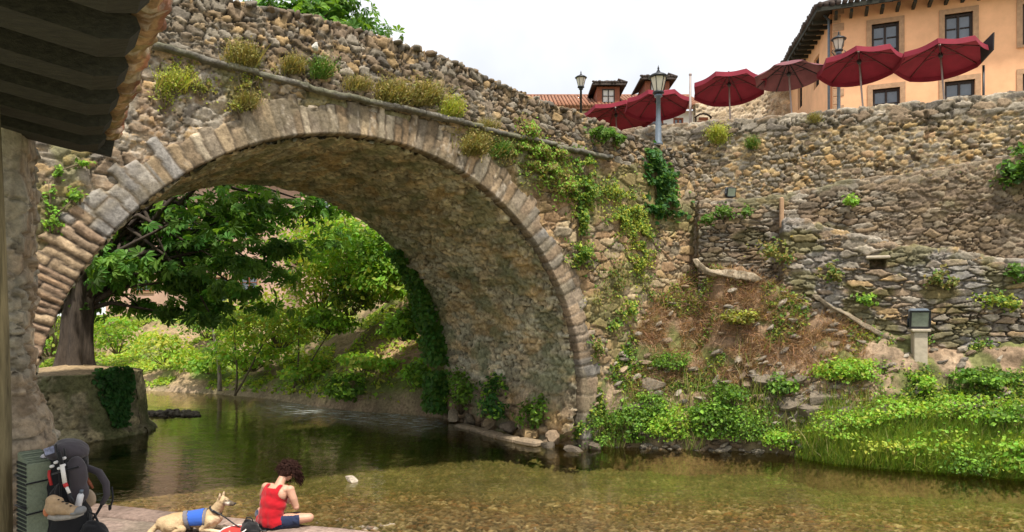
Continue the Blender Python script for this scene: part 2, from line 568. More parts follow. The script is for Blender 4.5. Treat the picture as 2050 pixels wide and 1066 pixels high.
def voussoirs(w, r, soff, k=0):
    idx = np.searchsorted(edges, w, side='right') - 1
    a = edges[idx]; b = edges[np.minimum(idx + 1, len(edges) - 1)]
    wj = w + .10 * (fbm(w / .4, r / .22, 33, 3) - .5)
    e = np.minimum(np.abs(wj - a), np.abs(b - wj))
    th = np.degrees((w - Lj) / BR)
    outer = np.where(th < 45, .36, .45) + .30 * hsh(idx, idx * 0, 5) + .12 * (fbm(w / .2, w * 0, 12, 2) - .5)
    split = np.where((hsh(idx, idx * 0, 6) > .62) | (th < 60) & (hsh(idx, idx * 0, 6) > .3), .28 + .3 * hsh(idx, idx * 0, 7), 9)
    e = np.minimum(e, np.abs(r - split))
    part = (r > split).astype(int)
    h1 = hsh(idx, part, 8); h2 = hsh(idx, part, 9); h3 = hsh(idx, part, 10)
    body = sstep(0, .035, e)
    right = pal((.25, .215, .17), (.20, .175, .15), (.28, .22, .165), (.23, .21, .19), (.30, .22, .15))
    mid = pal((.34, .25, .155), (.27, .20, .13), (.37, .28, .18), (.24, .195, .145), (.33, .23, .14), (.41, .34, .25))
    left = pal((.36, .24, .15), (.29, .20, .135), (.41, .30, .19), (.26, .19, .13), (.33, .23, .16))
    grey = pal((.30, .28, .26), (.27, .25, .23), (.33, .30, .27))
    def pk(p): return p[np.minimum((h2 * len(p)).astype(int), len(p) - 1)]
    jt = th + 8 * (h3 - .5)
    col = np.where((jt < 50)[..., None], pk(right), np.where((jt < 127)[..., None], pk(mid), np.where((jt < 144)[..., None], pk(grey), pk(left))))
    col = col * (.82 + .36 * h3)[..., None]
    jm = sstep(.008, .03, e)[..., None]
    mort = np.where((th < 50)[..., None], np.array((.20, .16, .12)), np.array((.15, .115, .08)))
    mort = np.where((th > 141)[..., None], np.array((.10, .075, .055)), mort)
    col = mort * (1 - jm) + col * jm
    col = col * (.55 + .9 * fbm(w / .22, r / .16, 16, 4))[..., None]
    col = tint(col, sstep(.52, .66, fbm(w / .7, r / .5, 17, 3)), (.20, .165, .11), .6)
    pale = sstep(.10, .0, np.abs(fbm(w / .18, r / .5, 14, 3) - .5) * 2) * ((th > 55) & (th < 128)) * (h1 > .35)
    col = tint(col, pale, (.60, .52, .42), .5)
    h = body * (.5 + .8 * h1) + .35 * (fbm(w / .12, r / .12, 15, 3) - .5)
    drop = sstep(outer - .04, outer + .03, r)
    return h, col, drop, th


w = np.arange(0.0, Lw, .033); v = np.concatenate([np.linspace(-.30, 0, 10), np.linspace(.03, 1.05, 36)])
Wg, Vg = np.meshgrid(w, v, indexing='ij')
t_, z_, ct, st = intrados(Wg)
hh, colr, drop, thg = voussoirs(Wg, np.maximum(Vg, 0), Vg < 0)
rad = np.maximum(Vg, 0)
o = np.where(Vg < 0, -Vg, 0)
amp = np.where(thg > 143, .06, .028)
o_s = o - np.where(Vg >= 0, .012 + hh * amp, 0) + drop * .32
soff_in = np.where(Vg < 0, hh * .02, 0)
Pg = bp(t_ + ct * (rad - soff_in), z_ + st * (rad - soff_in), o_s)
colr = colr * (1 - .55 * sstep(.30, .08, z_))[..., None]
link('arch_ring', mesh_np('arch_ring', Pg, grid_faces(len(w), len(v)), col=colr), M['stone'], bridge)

# vault
w = np.arange(0.0, Lw, .045); o = np.arange(.16, BW + .03, .05)
Wg, Og = np.meshgrid(w, o, indexing='ij')
t_, z_, ct, st = intrados(Wg)
hV, cV = stones(Og, Wg, .44, .16, 15, VAULT, (.20, .175, .12), .06, .14, .8)
low = sstep(2.2, 1.2, Wg) + sstep(Lw - 2.2, Lw - 1.2, Wg)
hB, cB = stones(Og, Wg, .8, .38, 16, BROWN, (.20, .16, .11), .12, .10, .8)
mB = np.clip(low, 0, 1)
hV = hV * (1 - mB) + hB * mB; cV = cV * (1 - mB[..., None]) + cB * mB[..., None]
och = sstep(.55, .72, fbm(Og / .9, Wg / .35, 77, 4)); cV = tint(cV, och, (.42, .28, .12), .55)
alg = sstep(.5, .66, fbm(Og / .8 + 5, Wg / .5, 78, 4)); cV = tint(cV, alg, (.15, .175, .095), .6)
Pg = bp(t_ - ct * hV, z_ - st * hV, Og)
link('barrel_vault', mesh_np('barrel_vault', Pg, grid_faces(len(w), len(o))[:, ::-1], col=cV), M['dark_stone'], bridge)

# string course of flat slabs
t = np.arange(-9.2, 6.2, .04); prof = [(0.06, -.085), (-.15, -.08), (-.17, -.07), (-.175, -.03), (-.165, .0), (-.12, .015), (.06, .03)]
T, K = np.meshgrid(t, np.arange(len(prof)), indexing='ij')
po = np.array([p[0] for p in prof])[K]; pz = np.array([p[1] for p in prof])[K]
slab = np.floor(T / .62 + .3 * np.sin(T * 2.3)); fr = (T / .62 + .3 * np.sin(T * 2.3)) - slab
gap = sstep(.04, .0, np.minimum(fr, 1 - fr))
po = po + (po < 0) * (gap * .06 + .05 * (hsh(slab, slab * 0, 4) - .5) + .10 * (fbm(T / .09, K / 3., 2, 3) - .5))
pz = pz + .05 * (hsh(slab, slab * 0, 5) - .5) + .02 * (fbm(T / .12, K / 2., 6, 2) - .5)
Pg = bp(T, interp(T, STR) + pz, po)
colS = np.array((.19, .175, .15)) * (.75 + .5 * hsh(slab, slab * 0, 6))[..., None] * (1 - .4 * gap)[..., None]
colS = tint(colS, sstep(.5, .65, fbm(T / .4, K / 4., 66, 3)), (.17, .17, .10), .6)
link('string_course', mesh_np('string_course', Pg, grid_faces(len(t), len(prof))[:, ::-1], col=colS), M['stone'], bridge)

# parapets: rubble front, lumpy top, plain back
def parapet(name, o0, step, sgn):
    t = np.arange(-9.2, 9.62, step); nf = int(1.35 / step); nt = max(int(.42 / step), 4)
    V = np.concatenate([np.linspace(0, 1, nf), 1 + np.linspace(.02, 1, nt), [2.3, 2.6, 3.0]])
    T, Vg = np.meshgrid(t, V, indexing='ij')
    z0 = interp(T, STR) - .10; z1 = interp(T, PAR) + .16 * (fbm(T / .34, T * 0 + 3, 44, 3) - .5) + .05
    Z = np.where(Vg <= 1, z0 + Vg * (z1 - z0), np.where(Vg <= 2, z1, z1 - (Vg - 2) * (z1 - z0)))
    O = np.where(Vg <= 1, 0, np.where(Vg <= 2, (Vg - 1) * .45, .45))
    S2 = np.where(Vg <= 1, Z, z1 + (Vg - 1) * .45)
    S2 = S2 + .11 * T        # courses run down the slope of the bridge
    h, col = stones(T, S2, .225, .13, 25, np.concatenate([BROWN, GREY, TAN[:3]]), (.055, .043, .033), .058, .15, .62)
    pale = sstep(.58, .7, fbm(T / .5, S2 / .5, 48, 3)); col = tint(col, pale, (.40, .35, .28), .3)
    h = h * np.where(Vg <= 2, 1, .4)
    nz = np.where(Vg <= .9, 0.15, np.where(Vg <= 1.3, .9, 1.0)) * (Vg <= 2)
    no = np.where(Vg <= 1.05, -1, np.where(Vg <= 1.9, 0, 1))
    Pg = bp(T, Z + h * nz * .9, o0 + sgn * (O + h * no))
    q = grid_faces(len(t), len(V))
    if sgn < 0: q = q[:, ::-1]
    return link(name, mesh_np(name, Pg, q, col=col), M['rubble'], bridge)


parapet('parapet', 0.0, .026, 1)
parapet('parapet', BW, .08, -1)
# loose coping stones along the near parapet
rs = np.random.RandomState(12)


def rock_arrays(c, r, seed, n=9, m=6):
    vs = []; fs = []
    r = np.array(r)
    b = MB().ball((0, 0, 0), 1.0, n, m)
    V = np.array(b.v)
    d = .65 + .7 * vnoise(V[:, 0] * 1.7 + seed * 3.1 + 10, V[:, 1] * 1.7 + V[:, 2] * 1.3 + seed * 7.7 + 10, seed)
    V = V * (.8 + .35 * d[:, None])
    rr_ = np.random.RandomState(seed + 77)
    for _ in range(11):
        pn = rr_.normal(0, 1, 3); pn /= np.linalg.norm(pn); lim = rr_.uniform(.55, .82)
        ex = np.maximum(V @ pn - lim, 0); V = V - ex[:, None] * pn
    return V * r + np.array(c), b.f


cv = []; cq = []; ct3 = []; cc = []; nb = 0
tt = -9.0
while tt < 8.9:
    w_ = rs.uniform(.07, .16); tt += w_ * 1.25
    z1 = float(interp(tt, PAR))
    for oo in (.02, .26):
        c = bp(tt + rs.uniform(-.04, .04), z1 + rs.uniform(.02, .10), oo + rs.uniform(-.03, .05))
        V, fs = rock_arrays((0, 0, 0), (w_ * .75, .15, rs.uniform(.05, .10)), int(rs.randint(1, 900)))
        V = V[:, 0:1] * BU + V[:, 1:2] * BN + V[:, 2:3] * np.array([0, 0, 1]) + c
        base = np.concatenate([BROWN, GREY])[rs.randint(0, 13)] * rs.uniform(.5, 1.0)
        cv.append(V); cc.append(np.tile(base, (len(V), 1)))
        for f in fs:
            (cq if len(f) == 4 else ct3).append([i + nb for i in f])
        nb += len(V)
link('coping_stones', mesh_np('coping_stones', np.concatenate(cv), cq, ct3, np.concatenate(cc)), M['rubble'], bridge)
# deck
t = np.linspace(-9.2, 12.0, 60); o = np.linspace(.3, BW - .3, 8)
T, O = np.meshgrid(t, o, indexing='ij')
link('deck', mesh_np('deck', bp(T, interp(T, STR) + .05, O), grid_faces(60, 8)[:, ::-1], col=np.tile((.3, .26, .2), (480, 1))), M['soil'], bridge)

# ------------------------------------------------------------------ walls on the right bank
TW0 = np.array([4.78, 19.0, 0]); TWD = np.array([.925, -.379, 0]); TWN = np.array([-.379, -.925, 0])


def tw(s, z, off=0.0):
    s, z, off = np.broadcast_arrays(np.asarray(s, float), np.asarray(z, float), np.asarray(off, float))
    return TW0 + s[..., None] * TWD + off[..., None] * TWN + z[..., None] * np.array([0, 0, 1.0])


def tw_sz(px, py, off=0.0):
    k = (px - 1025) / F
    s = (k * (TW0[1] + off * TWN[1]) - TW0[0] - off * TWN[0]) / (TWD[0] - k * TWD[1])
    D = TW0[1] + off * TWN[1] + s * TWD[1]
    return s, HC + (HY - py) / F * D


def tw_D(px, off=0.0):
    return tw_sz(px, 600, off)[0] * TWD[1] + TW0[1] + off * TWN[1]


def bank_wall(name, label, top, z0, off, thick, step, fn, parent_loc, mat='stone', ext=None, rough_top=.05):
    th = empty(name, label, 'wall', parent_loc)
    pts = [tw_sz(px, py, off) for px, py in top]
    s = np.arange(pts[0][0], pts[-1][0], step)
    hmax = max(p[1] for p in pts) - z0
    nf = int(hmax / step); nt = max(int(thick / step * .7), 4)
    V = np.concatenate([np.linspace(0, 1, nf), 1 + np.linspace(.03, 1, nt)])
    S, Vg = np.meshgrid(s, V, indexing='ij')
    z1 = interp(S, pts) + rough_top * 2 * (fbm(S / .3, S * 0 + off, 51, 3) - .5)
    Z = np.where(Vg <= 1, z0 + Vg * (z1 - z0), z1)
    O = np.where(Vg <= 1, 0, (Vg - 1) * thick)
    h, col, rec = fn(S, np.where(Vg <= 1, Z, z1 + O), z1)
    end = sstep(0, .15, S - s[0]) * sstep(0, .15, s[-1] - S)
    up = sstep(.9, 1.06, Vg)
    # ends turn back into the bank
    back = (1 - end) * thick
    Pg = tw(S, Z + h * up, off - O - back + h * (1 - up) - rec)
    me = mesh_np(name, Pg, grid_faces(len(s), len(V)), col=col)
    o_ = link('masonry', me, M[mat], th)
    return th


def fn_terrace(S, Z, z1):
    h, col = stones(S, Z, .20, .115, 31, np.concatenate([WARM, TAN, GREY, GREY[:4]]), (.45, .355, .22), .036, .20, .7)
    h2, col2 = stones(S, Z, .42, .17, 32, GREY, (.30, .25, .18), .06, .12)
    cop = sstep(-.42, -.30, Z - z1 + .1 * fbm(S / .5, Z * 0, 3, 2))
    cop = np.maximum(cop, sstep(6.0, 5.4, Z) * .7)
    cop = np.maximum(cop, sstep(-.4, -1.4, S) * .8)
    h = h * (1 - cop) + h2 * cop; col = col * (1 - cop[..., None]) + col2 * cop[..., None]
    big = sstep(.45, .62, fbm(S / 2.2, Z / 1.2, 34, 3))
    col = tint(col, big, (.44, .33, .19), .22)
    holes = sstep(.74, .80, vnoise(S / .13, Z / .09, 35)) * sstep(.45, .55, vnoise(S / .8, Z / .8, 36))
    col = col * (1 - .0 * holes)[..., None]
    return h - holes * .07, col * (1 - .4 * holes)[..., None], 0


def fn_mid(S, Z, z1):
    h, col = stones(S, Z, .36, .12, 41, np.concatenate([GREY, BROWN]), (.19, .15, .11), .06, .13, .75)
    brown = sstep(3.4, 5.6, S)
    h2, col2 = stones(S, Z, .26, .12, 43, BROWN, (.26, .19, .13), .05, .14, .7)
    h = h * (1 - brown) + h2 * brown; col = col * (1 - brown[..., None]) + col2 * brown[..., None]
    moss = sstep(.5, .64, fbm(S / .7, Z / .5, 47, 4)) * sstep(-1.6, -.2, Z - z1 + .4)
    col = tint(col, moss, (.13, .12, .045), .6)
    return h, col, 0


NICHE = tw_sz(1757, 529, .95)


def fn_low(S, Z, z1):
    h, col = stones(S, Z, .40, .13, 45, np.concatenate([GREY, GREY, TAN[:2]]), (.20, .165, .125), .08, .13, .74)
    bl = sstep(.55, .66, fbm(S / .8, Z / .5, 49, 3)); col = tint(col, bl, (.30, .29, .28), .5)
    moss = sstep(.52, .63, fbm(S / .55, Z / .4, 50, 4)); col = tint(col, moss, (.15, .135, .045), .65)
    ns, nz = NICHE
    rec = sstep(.17, .14, np.abs(S - ns)) * sstep(.13, .10, np.abs(Z - nz)) * .4
    return h - rec * .15, col, rec


terrace_wall = bank_wall('terrace_wall', 'tall tan rubble retaining wall under the red parasols', [(1236, 266), (1260, 262), (1500, 238.5), (1800, 209.5), (2050, 185), (2330, 158)],
                         4.6, 0.0, .5, .024, fn_terrace, tw(3.0, 4.6))
mid_wall = bank_wall('dry_stone_wall', 'grey dry stone wall with a rising top below the tan terrace wall',
                     [(1388, 404), (1480, 402), (1560, 394), (1640, 378), (1700, 365), (1840, 345), (1900, 336), (2050, 310), (2330, 275)], 2.4, .5, .52, .024, fn_mid, tw(3.0, 3.0, .5), rough_top=.04)
low_wall = bank_wall('rough_stone_wall', 'low mossy rubble wall with a small dark drain hole above the weedy slope',
                     [(1556, 450), (1575, 438), (1640, 452), (1700, 470), (1850, 500), (1950, 512), (2050, 525), (2330, 545)], 1.5, .95, .5, .024, fn_low, tw(3.0, 2.4, .95), rough_top=.07)
mb = MB(); c = tw(NICHE[0], NICHE[1] + .15, 1.0)
mb.box(c, (.5, .16, .07), (TWD, TWN, (0, 0, 1)), .02)
mb.build('drain_lintel', M['concrete'], low_wall)
# upright edging stone where the walls meet
mb = MB(); s0, z0 = tw_sz(1565, 455, 1.0); s1, z1 = tw_sz(1563, 392, 1.0)
mb.box(tw((s0 + s1) / 2, (z0 + z1) / 2, .62), (.10, .34, z1 - z0), (TWD, TWN, (0, 0, 1)), .03)
mb.build('edging_stone', M['frame_stone'], mid_wall)

# ------------------------------------------------------------------ terrace ground behind the wall
me = MB().box(tw(31.6, 7.75, -35), (68, 69.3, .5), (TWD, -TWN, (0, 0, 1)))
o_ = me.build('terrace_ground', M['concrete']); o_['kind'] = 'structure'

# ------------------------------------------------------------------ right bank slope
COLS = [1130, 1170, 1215, 1260, 1320, 1390, 1450, 1520, 1640, 1750, 1850, 1950, 2050, 2200, 2400]
SHY = [(1130, 889), (1170, 893), (1300, 897), (1450, 902), (1560, 908), (1610, 918), (1650, 925), (1750, 935), (1850, 942), (1950, 950), (2050, 957), (2200, 968), (2400, 985)]
FOOTZ = [(1130, .35), (1170, .55), (1215, 1.6), (1260, 2.6), (1320, 3.5), (1390, 4.35), (1450, 4.2), (1520, 4.0), (1640, 3.15), (1750, 2.7), (1850, 2.5), (1950, 2.45), (2050, 2.4), (2400, 2.4)]


def bridge_D(px):
    return face_tz(px, 600)[0] * BU[1] + BC[1]


def bank_pt(px, b):
    """px: photo column, b: 0 at the water's edge, 1 at the wall foot"""
    sh = HC * F / (interp(px, SHY) - HY)
    ft = np.where(px < 1392, bridge_D(np.minimum(px, 1392)), tw_D(np.maximum(px, 1392), 1.0) + .0)
    jn = sstep(1385, 1450, px)
    ft = np.where(px < 1392, ft, lerp(bridge_D(1392) - .1, ft, jn))
    fz = interp(px, FOOTZ)
    D = sh + b * (ft - sh)
    bb = np.clip(b, 0, 1)
    z = np.where(b < 0, b * 2.2, fz * np.where(px < 1560, .05 * sstep(0, .06, bb) + .10 * bb + .85 * bb ** 1.2, .04 * sstep(0, .06, bb) + .96 * bb ** lerp(1.2, 1.1, sstep(1560, 1640, px))) + .25 * (b > 1) * (b - 1))
    return D, z


px = np.linspace(1120, 2420, 330); b = np.concatenate([np.linspace(-.35, 0, 8), np.linspace(.01, 1.15, 110)])
PX, Bg = np.meshgrid(px, b, indexing='ij')
D, Z = bank_pt(PX, Bg)
X = (PX - 1025) / F * D
nz = (fbm(X / .9, Z / .6 + D, 101, 5) - .5) * .55 + (fbm(X / .18, D / .18, 102, 3) - .5) * .22
ledge = .14 * (np.abs(np.mod(Z * 1.6 + fbm(X / .8, D / .8, 104, 2), 1) - .5))
Z2 = Z + (nz * .8 + ledge) * sstep(0, .12, Bg)
Yd = D - nz * .5 * sstep(0, .12, Bg) * sstep(1.1, .9, Bg)
soil = np.ones(PX.shape + (3,)) * np.array((.25, .175, .115))
soil = tint(soil, sstep(.45, .6, fbm(X / .7, Z / .5, 105, 4)), (.30, .22, .15), .8)
red = sstep(1270, 1330, PX) * sstep(1690, 1600, PX) * sstep(.35, .55, Bg + .3 * (fbm(X / .8, Z / .8, 106, 3) - .5))
soil = tint(soil, red, (.26, .17, .105), .7)
soil = tint(soil, sstep(.52, .62, fbm(X / .5 + 4, Z / .5, 107, 4)), (.10, .13, .03), .75)
soil = tint(soil, sstep(.12, .03, Bg), (.17, .125, .08), .8)
soil = soil * (.7 + .6 * fbm(X / .12, Z / .10 + D * 2, 109, 3))[..., None]
me = mesh_np('right_bank', np.stack([X, Yd, Z2], -1), grid_faces(len(px), len(b)), col=soil)
o_ = link('right_bank', me, M['soil']); o_['kind'] = 'structure'

# ------------------------------------------------------------------ far bank beyond the bridge
FSH = np.array([(3.2, 18.6), (1.2, 18.9), (-1.0, 20.6), (-2.35, 21.9), (-3.6, 22.6), (-5.2, 23.3), (-7.0, 24.8), (-8.9, 26.6), (-11.5, 28.2), (-15.0, 29.5), (-20, 31.5), (-30, 34)], float)
fl = np.concatenate([[0], np.cumsum(np.linalg.norm(np.diff(FSH, axis=0), axis=1))])


def far_pt(l, d):
    """l along the far shore, d inland"""
    x = np.interp(l, fl, FSH[:, 0]); y = np.interp(l, fl, FSH[:, 1])
    x2 = np.interp(l + .8, fl, FSH[:, 0]); y2 = np.interp(l + .8, fl, FSH[:, 1]); x1 = np.interp(l - .8, fl, FSH[:, 0]); y1 = np.interp(l - .8, fl, FSH[:, 1])
    tx, ty = x2 - x1, y2 - y1; L = np.hypot(tx, ty) + 1e-9
    nx, ny = -ty / L, tx / L                     # towards the land (right / far)
    s = np.sign(nx * .5 + ny * .8); nx, ny = nx * s, ny * s
    steep = np.interp(l, [0, 7, 10, 14, 20, 40], [1, 1, .9, .55, .33, .28])
    dd = np.maximum(d, 0)
    z = np.where(d < 0, d * .8, steep * (.5 * sstep(0, .25, dd) + 1.25 * np.minimum(dd, 7.0)) + .06 * np.maximum(dd - 7.0, 0))
    z = np.minimum(z, 7.6 + .02 * dd)
    return x + nx * d, y + ny * d, z


l = np.linspace(0, fl[-1], 240); d = np.concatenate([np.linspace(-.8, 0, 6), np.linspace(.06, 9, 90), np.linspace(9.5, 30, 12)])
Lg, Dg = np.meshgrid(l, d, indexing='ij')
X, Y, Z = far_pt(Lg, Dg)
nz = (fbm(X / 1.1, Y / 1.1 + Z, 111, 5) - .5) * .9 + (fbm(X / .2, Z / .2 + Y, 112, 3) - .5) * .25
Z = Z + nz * sstep(0, .6, Dg)
fc = np.ones(X.shape + (3,)) * np.array((.13, .17, .04))
fc = tint(fc, sstep(.48, .62, fbm(X / .9, Z / .8 + Y * .3, 113, 4)) , (.30, .21, .13), .9)
fc = tint(fc, sstep(13, 9, Lg) * sstep(.3, .9, Dg) * sstep(4.2, 3.2, Z), (.36, .225, .14), .85)
fc = tint(fc, sstep(.3, .1, Dg), (.30, .22, .15), .8)
fc = fc * (.6 + .8 * fbm(X / .14, Z / .1 + Y / .12, 115, 4))[..., None]
me = mesh_np('far_bank', np.stack([X, Y, Z], -1), grid_faces(len(l), len(d))[:, ::-1], col=fc)
o_ = link('far_bank', me, M['soil']); o_['kind'] = 'structure'

# ------------------------------------------------------------------ wide base ground under everything
me = MB().box((0, 60, -1.6), (900, 900, 1.0)).build('ground', plain('earth', (.16, .17, .07), .95, var=.4, scale=.4)); me['kind'] = 'structure'

# ------------------------------------------------------------------ river bed and water
xs = np.concatenate([np.linspace(-34, -7.6, 70), np.arange(-7.5, 11.5, .04), np.linspace(11.6, 18, 20)])
ys = [6.5]
while ys[-1] < 36: ys.append(ys[-1] + (.3 if ys[-1] < 8.3 else .032 + max(0, ys[-1] - 12) * .012))
ys = np.array(ys)
X, Y = np.meshgrid(xs, ys, indexing='ij')
near = Y + .32 * X * (X < 0) + .12 * X * (X > 0)
bed = -.10 - .42 * sstep(10.4, 16.0, Y + .10 * X) + .16 * (fbm(X / 1.7, Y / .9, 121, 4) - .5)
shal = sstep(12.6, 10.6, Y + .18 * (X + 1) + 1.2 * (fbm(X / 2.2, Y / 1.2, 122, 3) - .5)) * sstep(-5.0, -2.0, X)
bed = lerp(bed, -.012 + .075 * (fbm(X / .7, Y / .5, 123, 3) - .5), shal * .95)
h1, c1 = stones(X, Y, .12, .095, 124, pal((.31, .23, .12), (.20, .145, .075), (.38, .28, .16), (.13, .10, .06), (.52, .43, .29), (.24, .17, .095), (.34, .19, .10)), (.075, .055, .03), .05, .2, .4)
h2, c2 = stones(X, Y, .09, .075, 126, pal((.30, .25, .18), (.20, .155, .11), (.38, .31, .22), (.13, .11, .09), (.32, .20, .125), (.50, .42, .32)), (.09, .065, .04), .045, .2, .4)
sm = shal[..., None]
cb = c1 * (1 - sm) + c2 * sm
deep = sstep(11.4, 15.0, Y + .10 * X + .8 * (fbm(X / 1.5, Y / 1.0, 128, 3) - .5))
cb = tint(cb, deep, (.16, .175, .07), .72)  # algae green; also paints in water absorption and softens the bridge's shadow edge
cb = tint(cb, sstep(.52, .68, fbm(X / .9, Y / .5, 127, 4)) * (1 - shal), (.14, .13, .05), .3)
cb = cb * (.74 - .06 * shal)[..., None]
Z = bed + h1 * (1 - shal) + h2 * shal - .03 * shal
me = mesh_np('riverbed', np.stack([X, Y, Z], -1), grid_faces(len(xs), len(ys)), col=cb)
o_ = link('riverbed', me, M['soil']); o_['kind'] = 'structure'


def water_mat():
    m = bpy.data.materials.new('river_water'); m.use_nodes = True
    nt = m.node_tree
    for n in list(nt.nodes): nt.nodes.remove(n)
    out = nd(nt, 'ShaderNodeOutputMaterial'); geo = nd(nt, 'ShaderNodeNewGeometry')
    mp = nd(nt, 'ShaderNodeMapping'); mp.inputs['Scale'].default_value = (.55, 1.0, 1.0); mp.inputs['Rotation'].default_value = (0, 0, .35)
    n1 = nd(nt, 'ShaderNodeTexNoise', Scale=2.2, Detail=3.0, Roughness=.55, Distortion=.6)
    n2 = nd(nt, 'ShaderNodeTexNoise', Scale=9.0, Detail=2.0, Roughness=.5)
    nt.links.new(geo.outputs['Position'], mp.inputs['Vector'])
    nt.links.new(mp.outputs['Vector'], n1.inputs['Vector']); nt.links.new(mp.outputs['Vector'], n2.inputs['Vector'])
    at = nd(nt, 'ShaderNodeAttribute', attribute_name='Col')
    sep = nd(nt, 'ShaderNodeSeparateColor'); nt.links.new(at.outputs['Color'], sep.inputs['Color'])
    ad = nd(nt, 'ShaderNodeMath', operation='MULTIPLY_ADD'); ad.inputs[1].default_value = .35
    nt.links.new(n2.outputs['Fac'], ad.inputs[0]); nt.links.new(n1.outputs['Fac'], ad.inputs[2])
    bs = nd(nt, 'ShaderNodeMath', operation='MULTIPLY_ADD'); bs.inputs[1].default_value = .5; bs.inputs[2].default_value = .13
    nt.links.new(sep.outputs['Red'], bs.inputs[0])
    bpn = nd(nt, 'ShaderNodeBump', Distance=.10); nt.links.new(bs.outputs[0], bpn.inputs['Strength'])
    nt.links.new(ad.outputs[0], bpn.inputs['Height'])
    fr = nd(nt, 'ShaderNodeFresnel', IOR=1.33); nt.links.new(bpn.outputs['Normal'], fr.inputs['Normal'])
    gl = nd(nt, 'ShaderNodeBsdfGlossy', Roughness=.04); gl.inputs['Color'].default_value = (.92, .95, .88, 1)
    nt.links.new(bpn.outputs['Normal'], gl.inputs['Normal'])
    tr = nd(nt, 'ShaderNodeBsdfTransparent'); tr.inputs['Color'].default_value = (.82, .77, .60, 1)
    mx = nd(nt, 'ShaderNodeMixShader')
    nt.links.new(fr.outputs['Fac'], mx.inputs['Fac']); nt.links.new(tr.outputs['BSDF'], mx.inputs[1]); nt.links.new(gl.outputs['BSDF'], mx.inputs[2])
    # broken white water where the river runs fast
    nf = nd(nt, 'ShaderNodeTexNoise', Scale=5.0, Detail=4.0, Roughness=.7); mf = nd(nt, 'ShaderNodeMapping')
    mf.inputs['Rotation'].default_value = (0, 0, .55); mf.inputs['Scale'].default_value = (.5, 2.2, 1)
    nt.links.new(geo.outputs['Position'], mf.inputs['Vector']); nt.links.new(mf.outputs['Vector'], nf.inputs['Vector'])
    rp = nd(nt, 'ShaderNodeMapRange'); rp.inputs['From Min'].default_value = .50; rp.inputs['From Max'].default_value = .66
    nt.links.new(nf.outputs['Fac'], rp.inputs['Value'])
    fm = nd(nt, 'ShaderNodeMath', operation='MULTIPLY'); nt.links.new(rp.outputs['Result'], fm.inputs[0]); nt.links.new(sep.outputs['Red'], fm.inputs[1])
    df = nd(nt, 'ShaderNodeBsdfDiffuse'); df.inputs['Color'].default_value = (.62, .68, .66, 1)
    mx2 = nd(nt, 'ShaderNodeMixShader')
    nt.links.new(fm.outputs[0], mx2.inputs['Fac']); nt.links.new(mx.outputs['Shader'], mx2.inputs[1]); nt.links.new(df.outputs['BSDF'], mx2.inputs[2])
    nt.links.new(mx2.outputs['Shader'], out.inputs['Surface'])
    return m


xs = np.linspace(-36, 20, 190); ys = np.linspace(6.5, 37, 140)
X, Y = np.meshgrid(xs, ys, indexing='ij')
# distance to the far shore polyline -> fast water along it
dmin = np.full(X.shape, 99.0)
for a, b_ in zip(FSH[2:8], FSH[3:9]):
    ab = b_ - a; tt_ = np.clip(((X - a[0]) * ab[0] + (Y - a[1]) * ab[1]) / (ab @ ab), 0, 1)
    dmin = np.minimum(dmin, np.hypot(X - a[0] - tt_ * ab[0], Y - a[1] - tt_ * ab[1]))
foam = 1.0 * sstep(3.2, .6, dmin) * sstep(-9.5, -7, X) * sstep(-1.6, -2.6, X)
me = mesh_np('river', np.stack([X, Y, X * 0], -1), grid_faces(len(xs), len(ys)), col=np.stack([foam, foam, foam], -1))
o_ = link('river', me, water_mat()); o_['kind'] = 'structure'

# ------------------------------------------------------------------ foliage
LEAFT = {
    'leaf': (np.array([(0, 0, 0), (.33, .45, .08), (0, 1, -.04), (-.33, .45, .08)]), np.array([[0, 1, 2, 3]])),
    'ivy': (np.array([(0, 0, 0), (.5, .25, .05), (.3, .7, .05), (0, 1, -.05), (-.3, .7, .05), (-.5, .25, .05), (0, .45, -.04)]),
            np.array([[0, 1, 2, 6], [6, 2, 3, 4], [0, 6, 4, 5]])),
}
_pv = []; _pq = []
for _k, _a in enumerate((-1.25, -.62, 0, .62, 1.25)):
    _L = (.72, .92, 1.0, .92, .72)[_k]; _c, _s = math.cos(_a), math.sin(_a)
    _b = len(_pv)
    for _x, _y, _z in ((0, .04, 0), (.17, .62, .05), (0, 1, -.14), (-.17, .62, .05)):
        _pv.append((_L * (_x * _c + _y * _s), _L * (_y * _c - _x * _s), _z))
    _pq.append([_b, _b + 1, _b + 2, _b + 3])
LEAFT['palm'] = (np.array(_pv), np.array(_pq))


def unit(a):
    return a / np.maximum(np.linalg.norm(a, axis=-1, keepdims=True), 1e-9)


def leaves(name, pos, nrm, size, cols, kind='leaf', seed=0, droop=.35, spread=.55):
    r = np.random.RandomState(seed)
    n = len(pos)
    az = unit(nrm + r.normal(0, spread, (n, 3)))
    ay = r.normal(0, 1, (n, 3)); ay[:, 2] -= droop
    ay = unit(ay - az * (ay * az).sum(1, keepdims=True))
    ax = np.cross(ay, az)
    tv, tq = LEAFT[kind]
    V = pos[:, None] + size[:, None, None] * (tv[None, :, 0:1] * ax[:, None] + (tv[None, :, 1:2] - .4) * ay[:, None] + tv[None, :, 2:3] * az[:, None])
    q = tq[None] + (np.arange(n) * len(tv))[:, None, None]
    cl = np.repeat(cols, len(tv), 0)
    return mesh_np(name, V.reshape(-1, 3), q.reshape(-1, 4), col=cl, smooth=False)


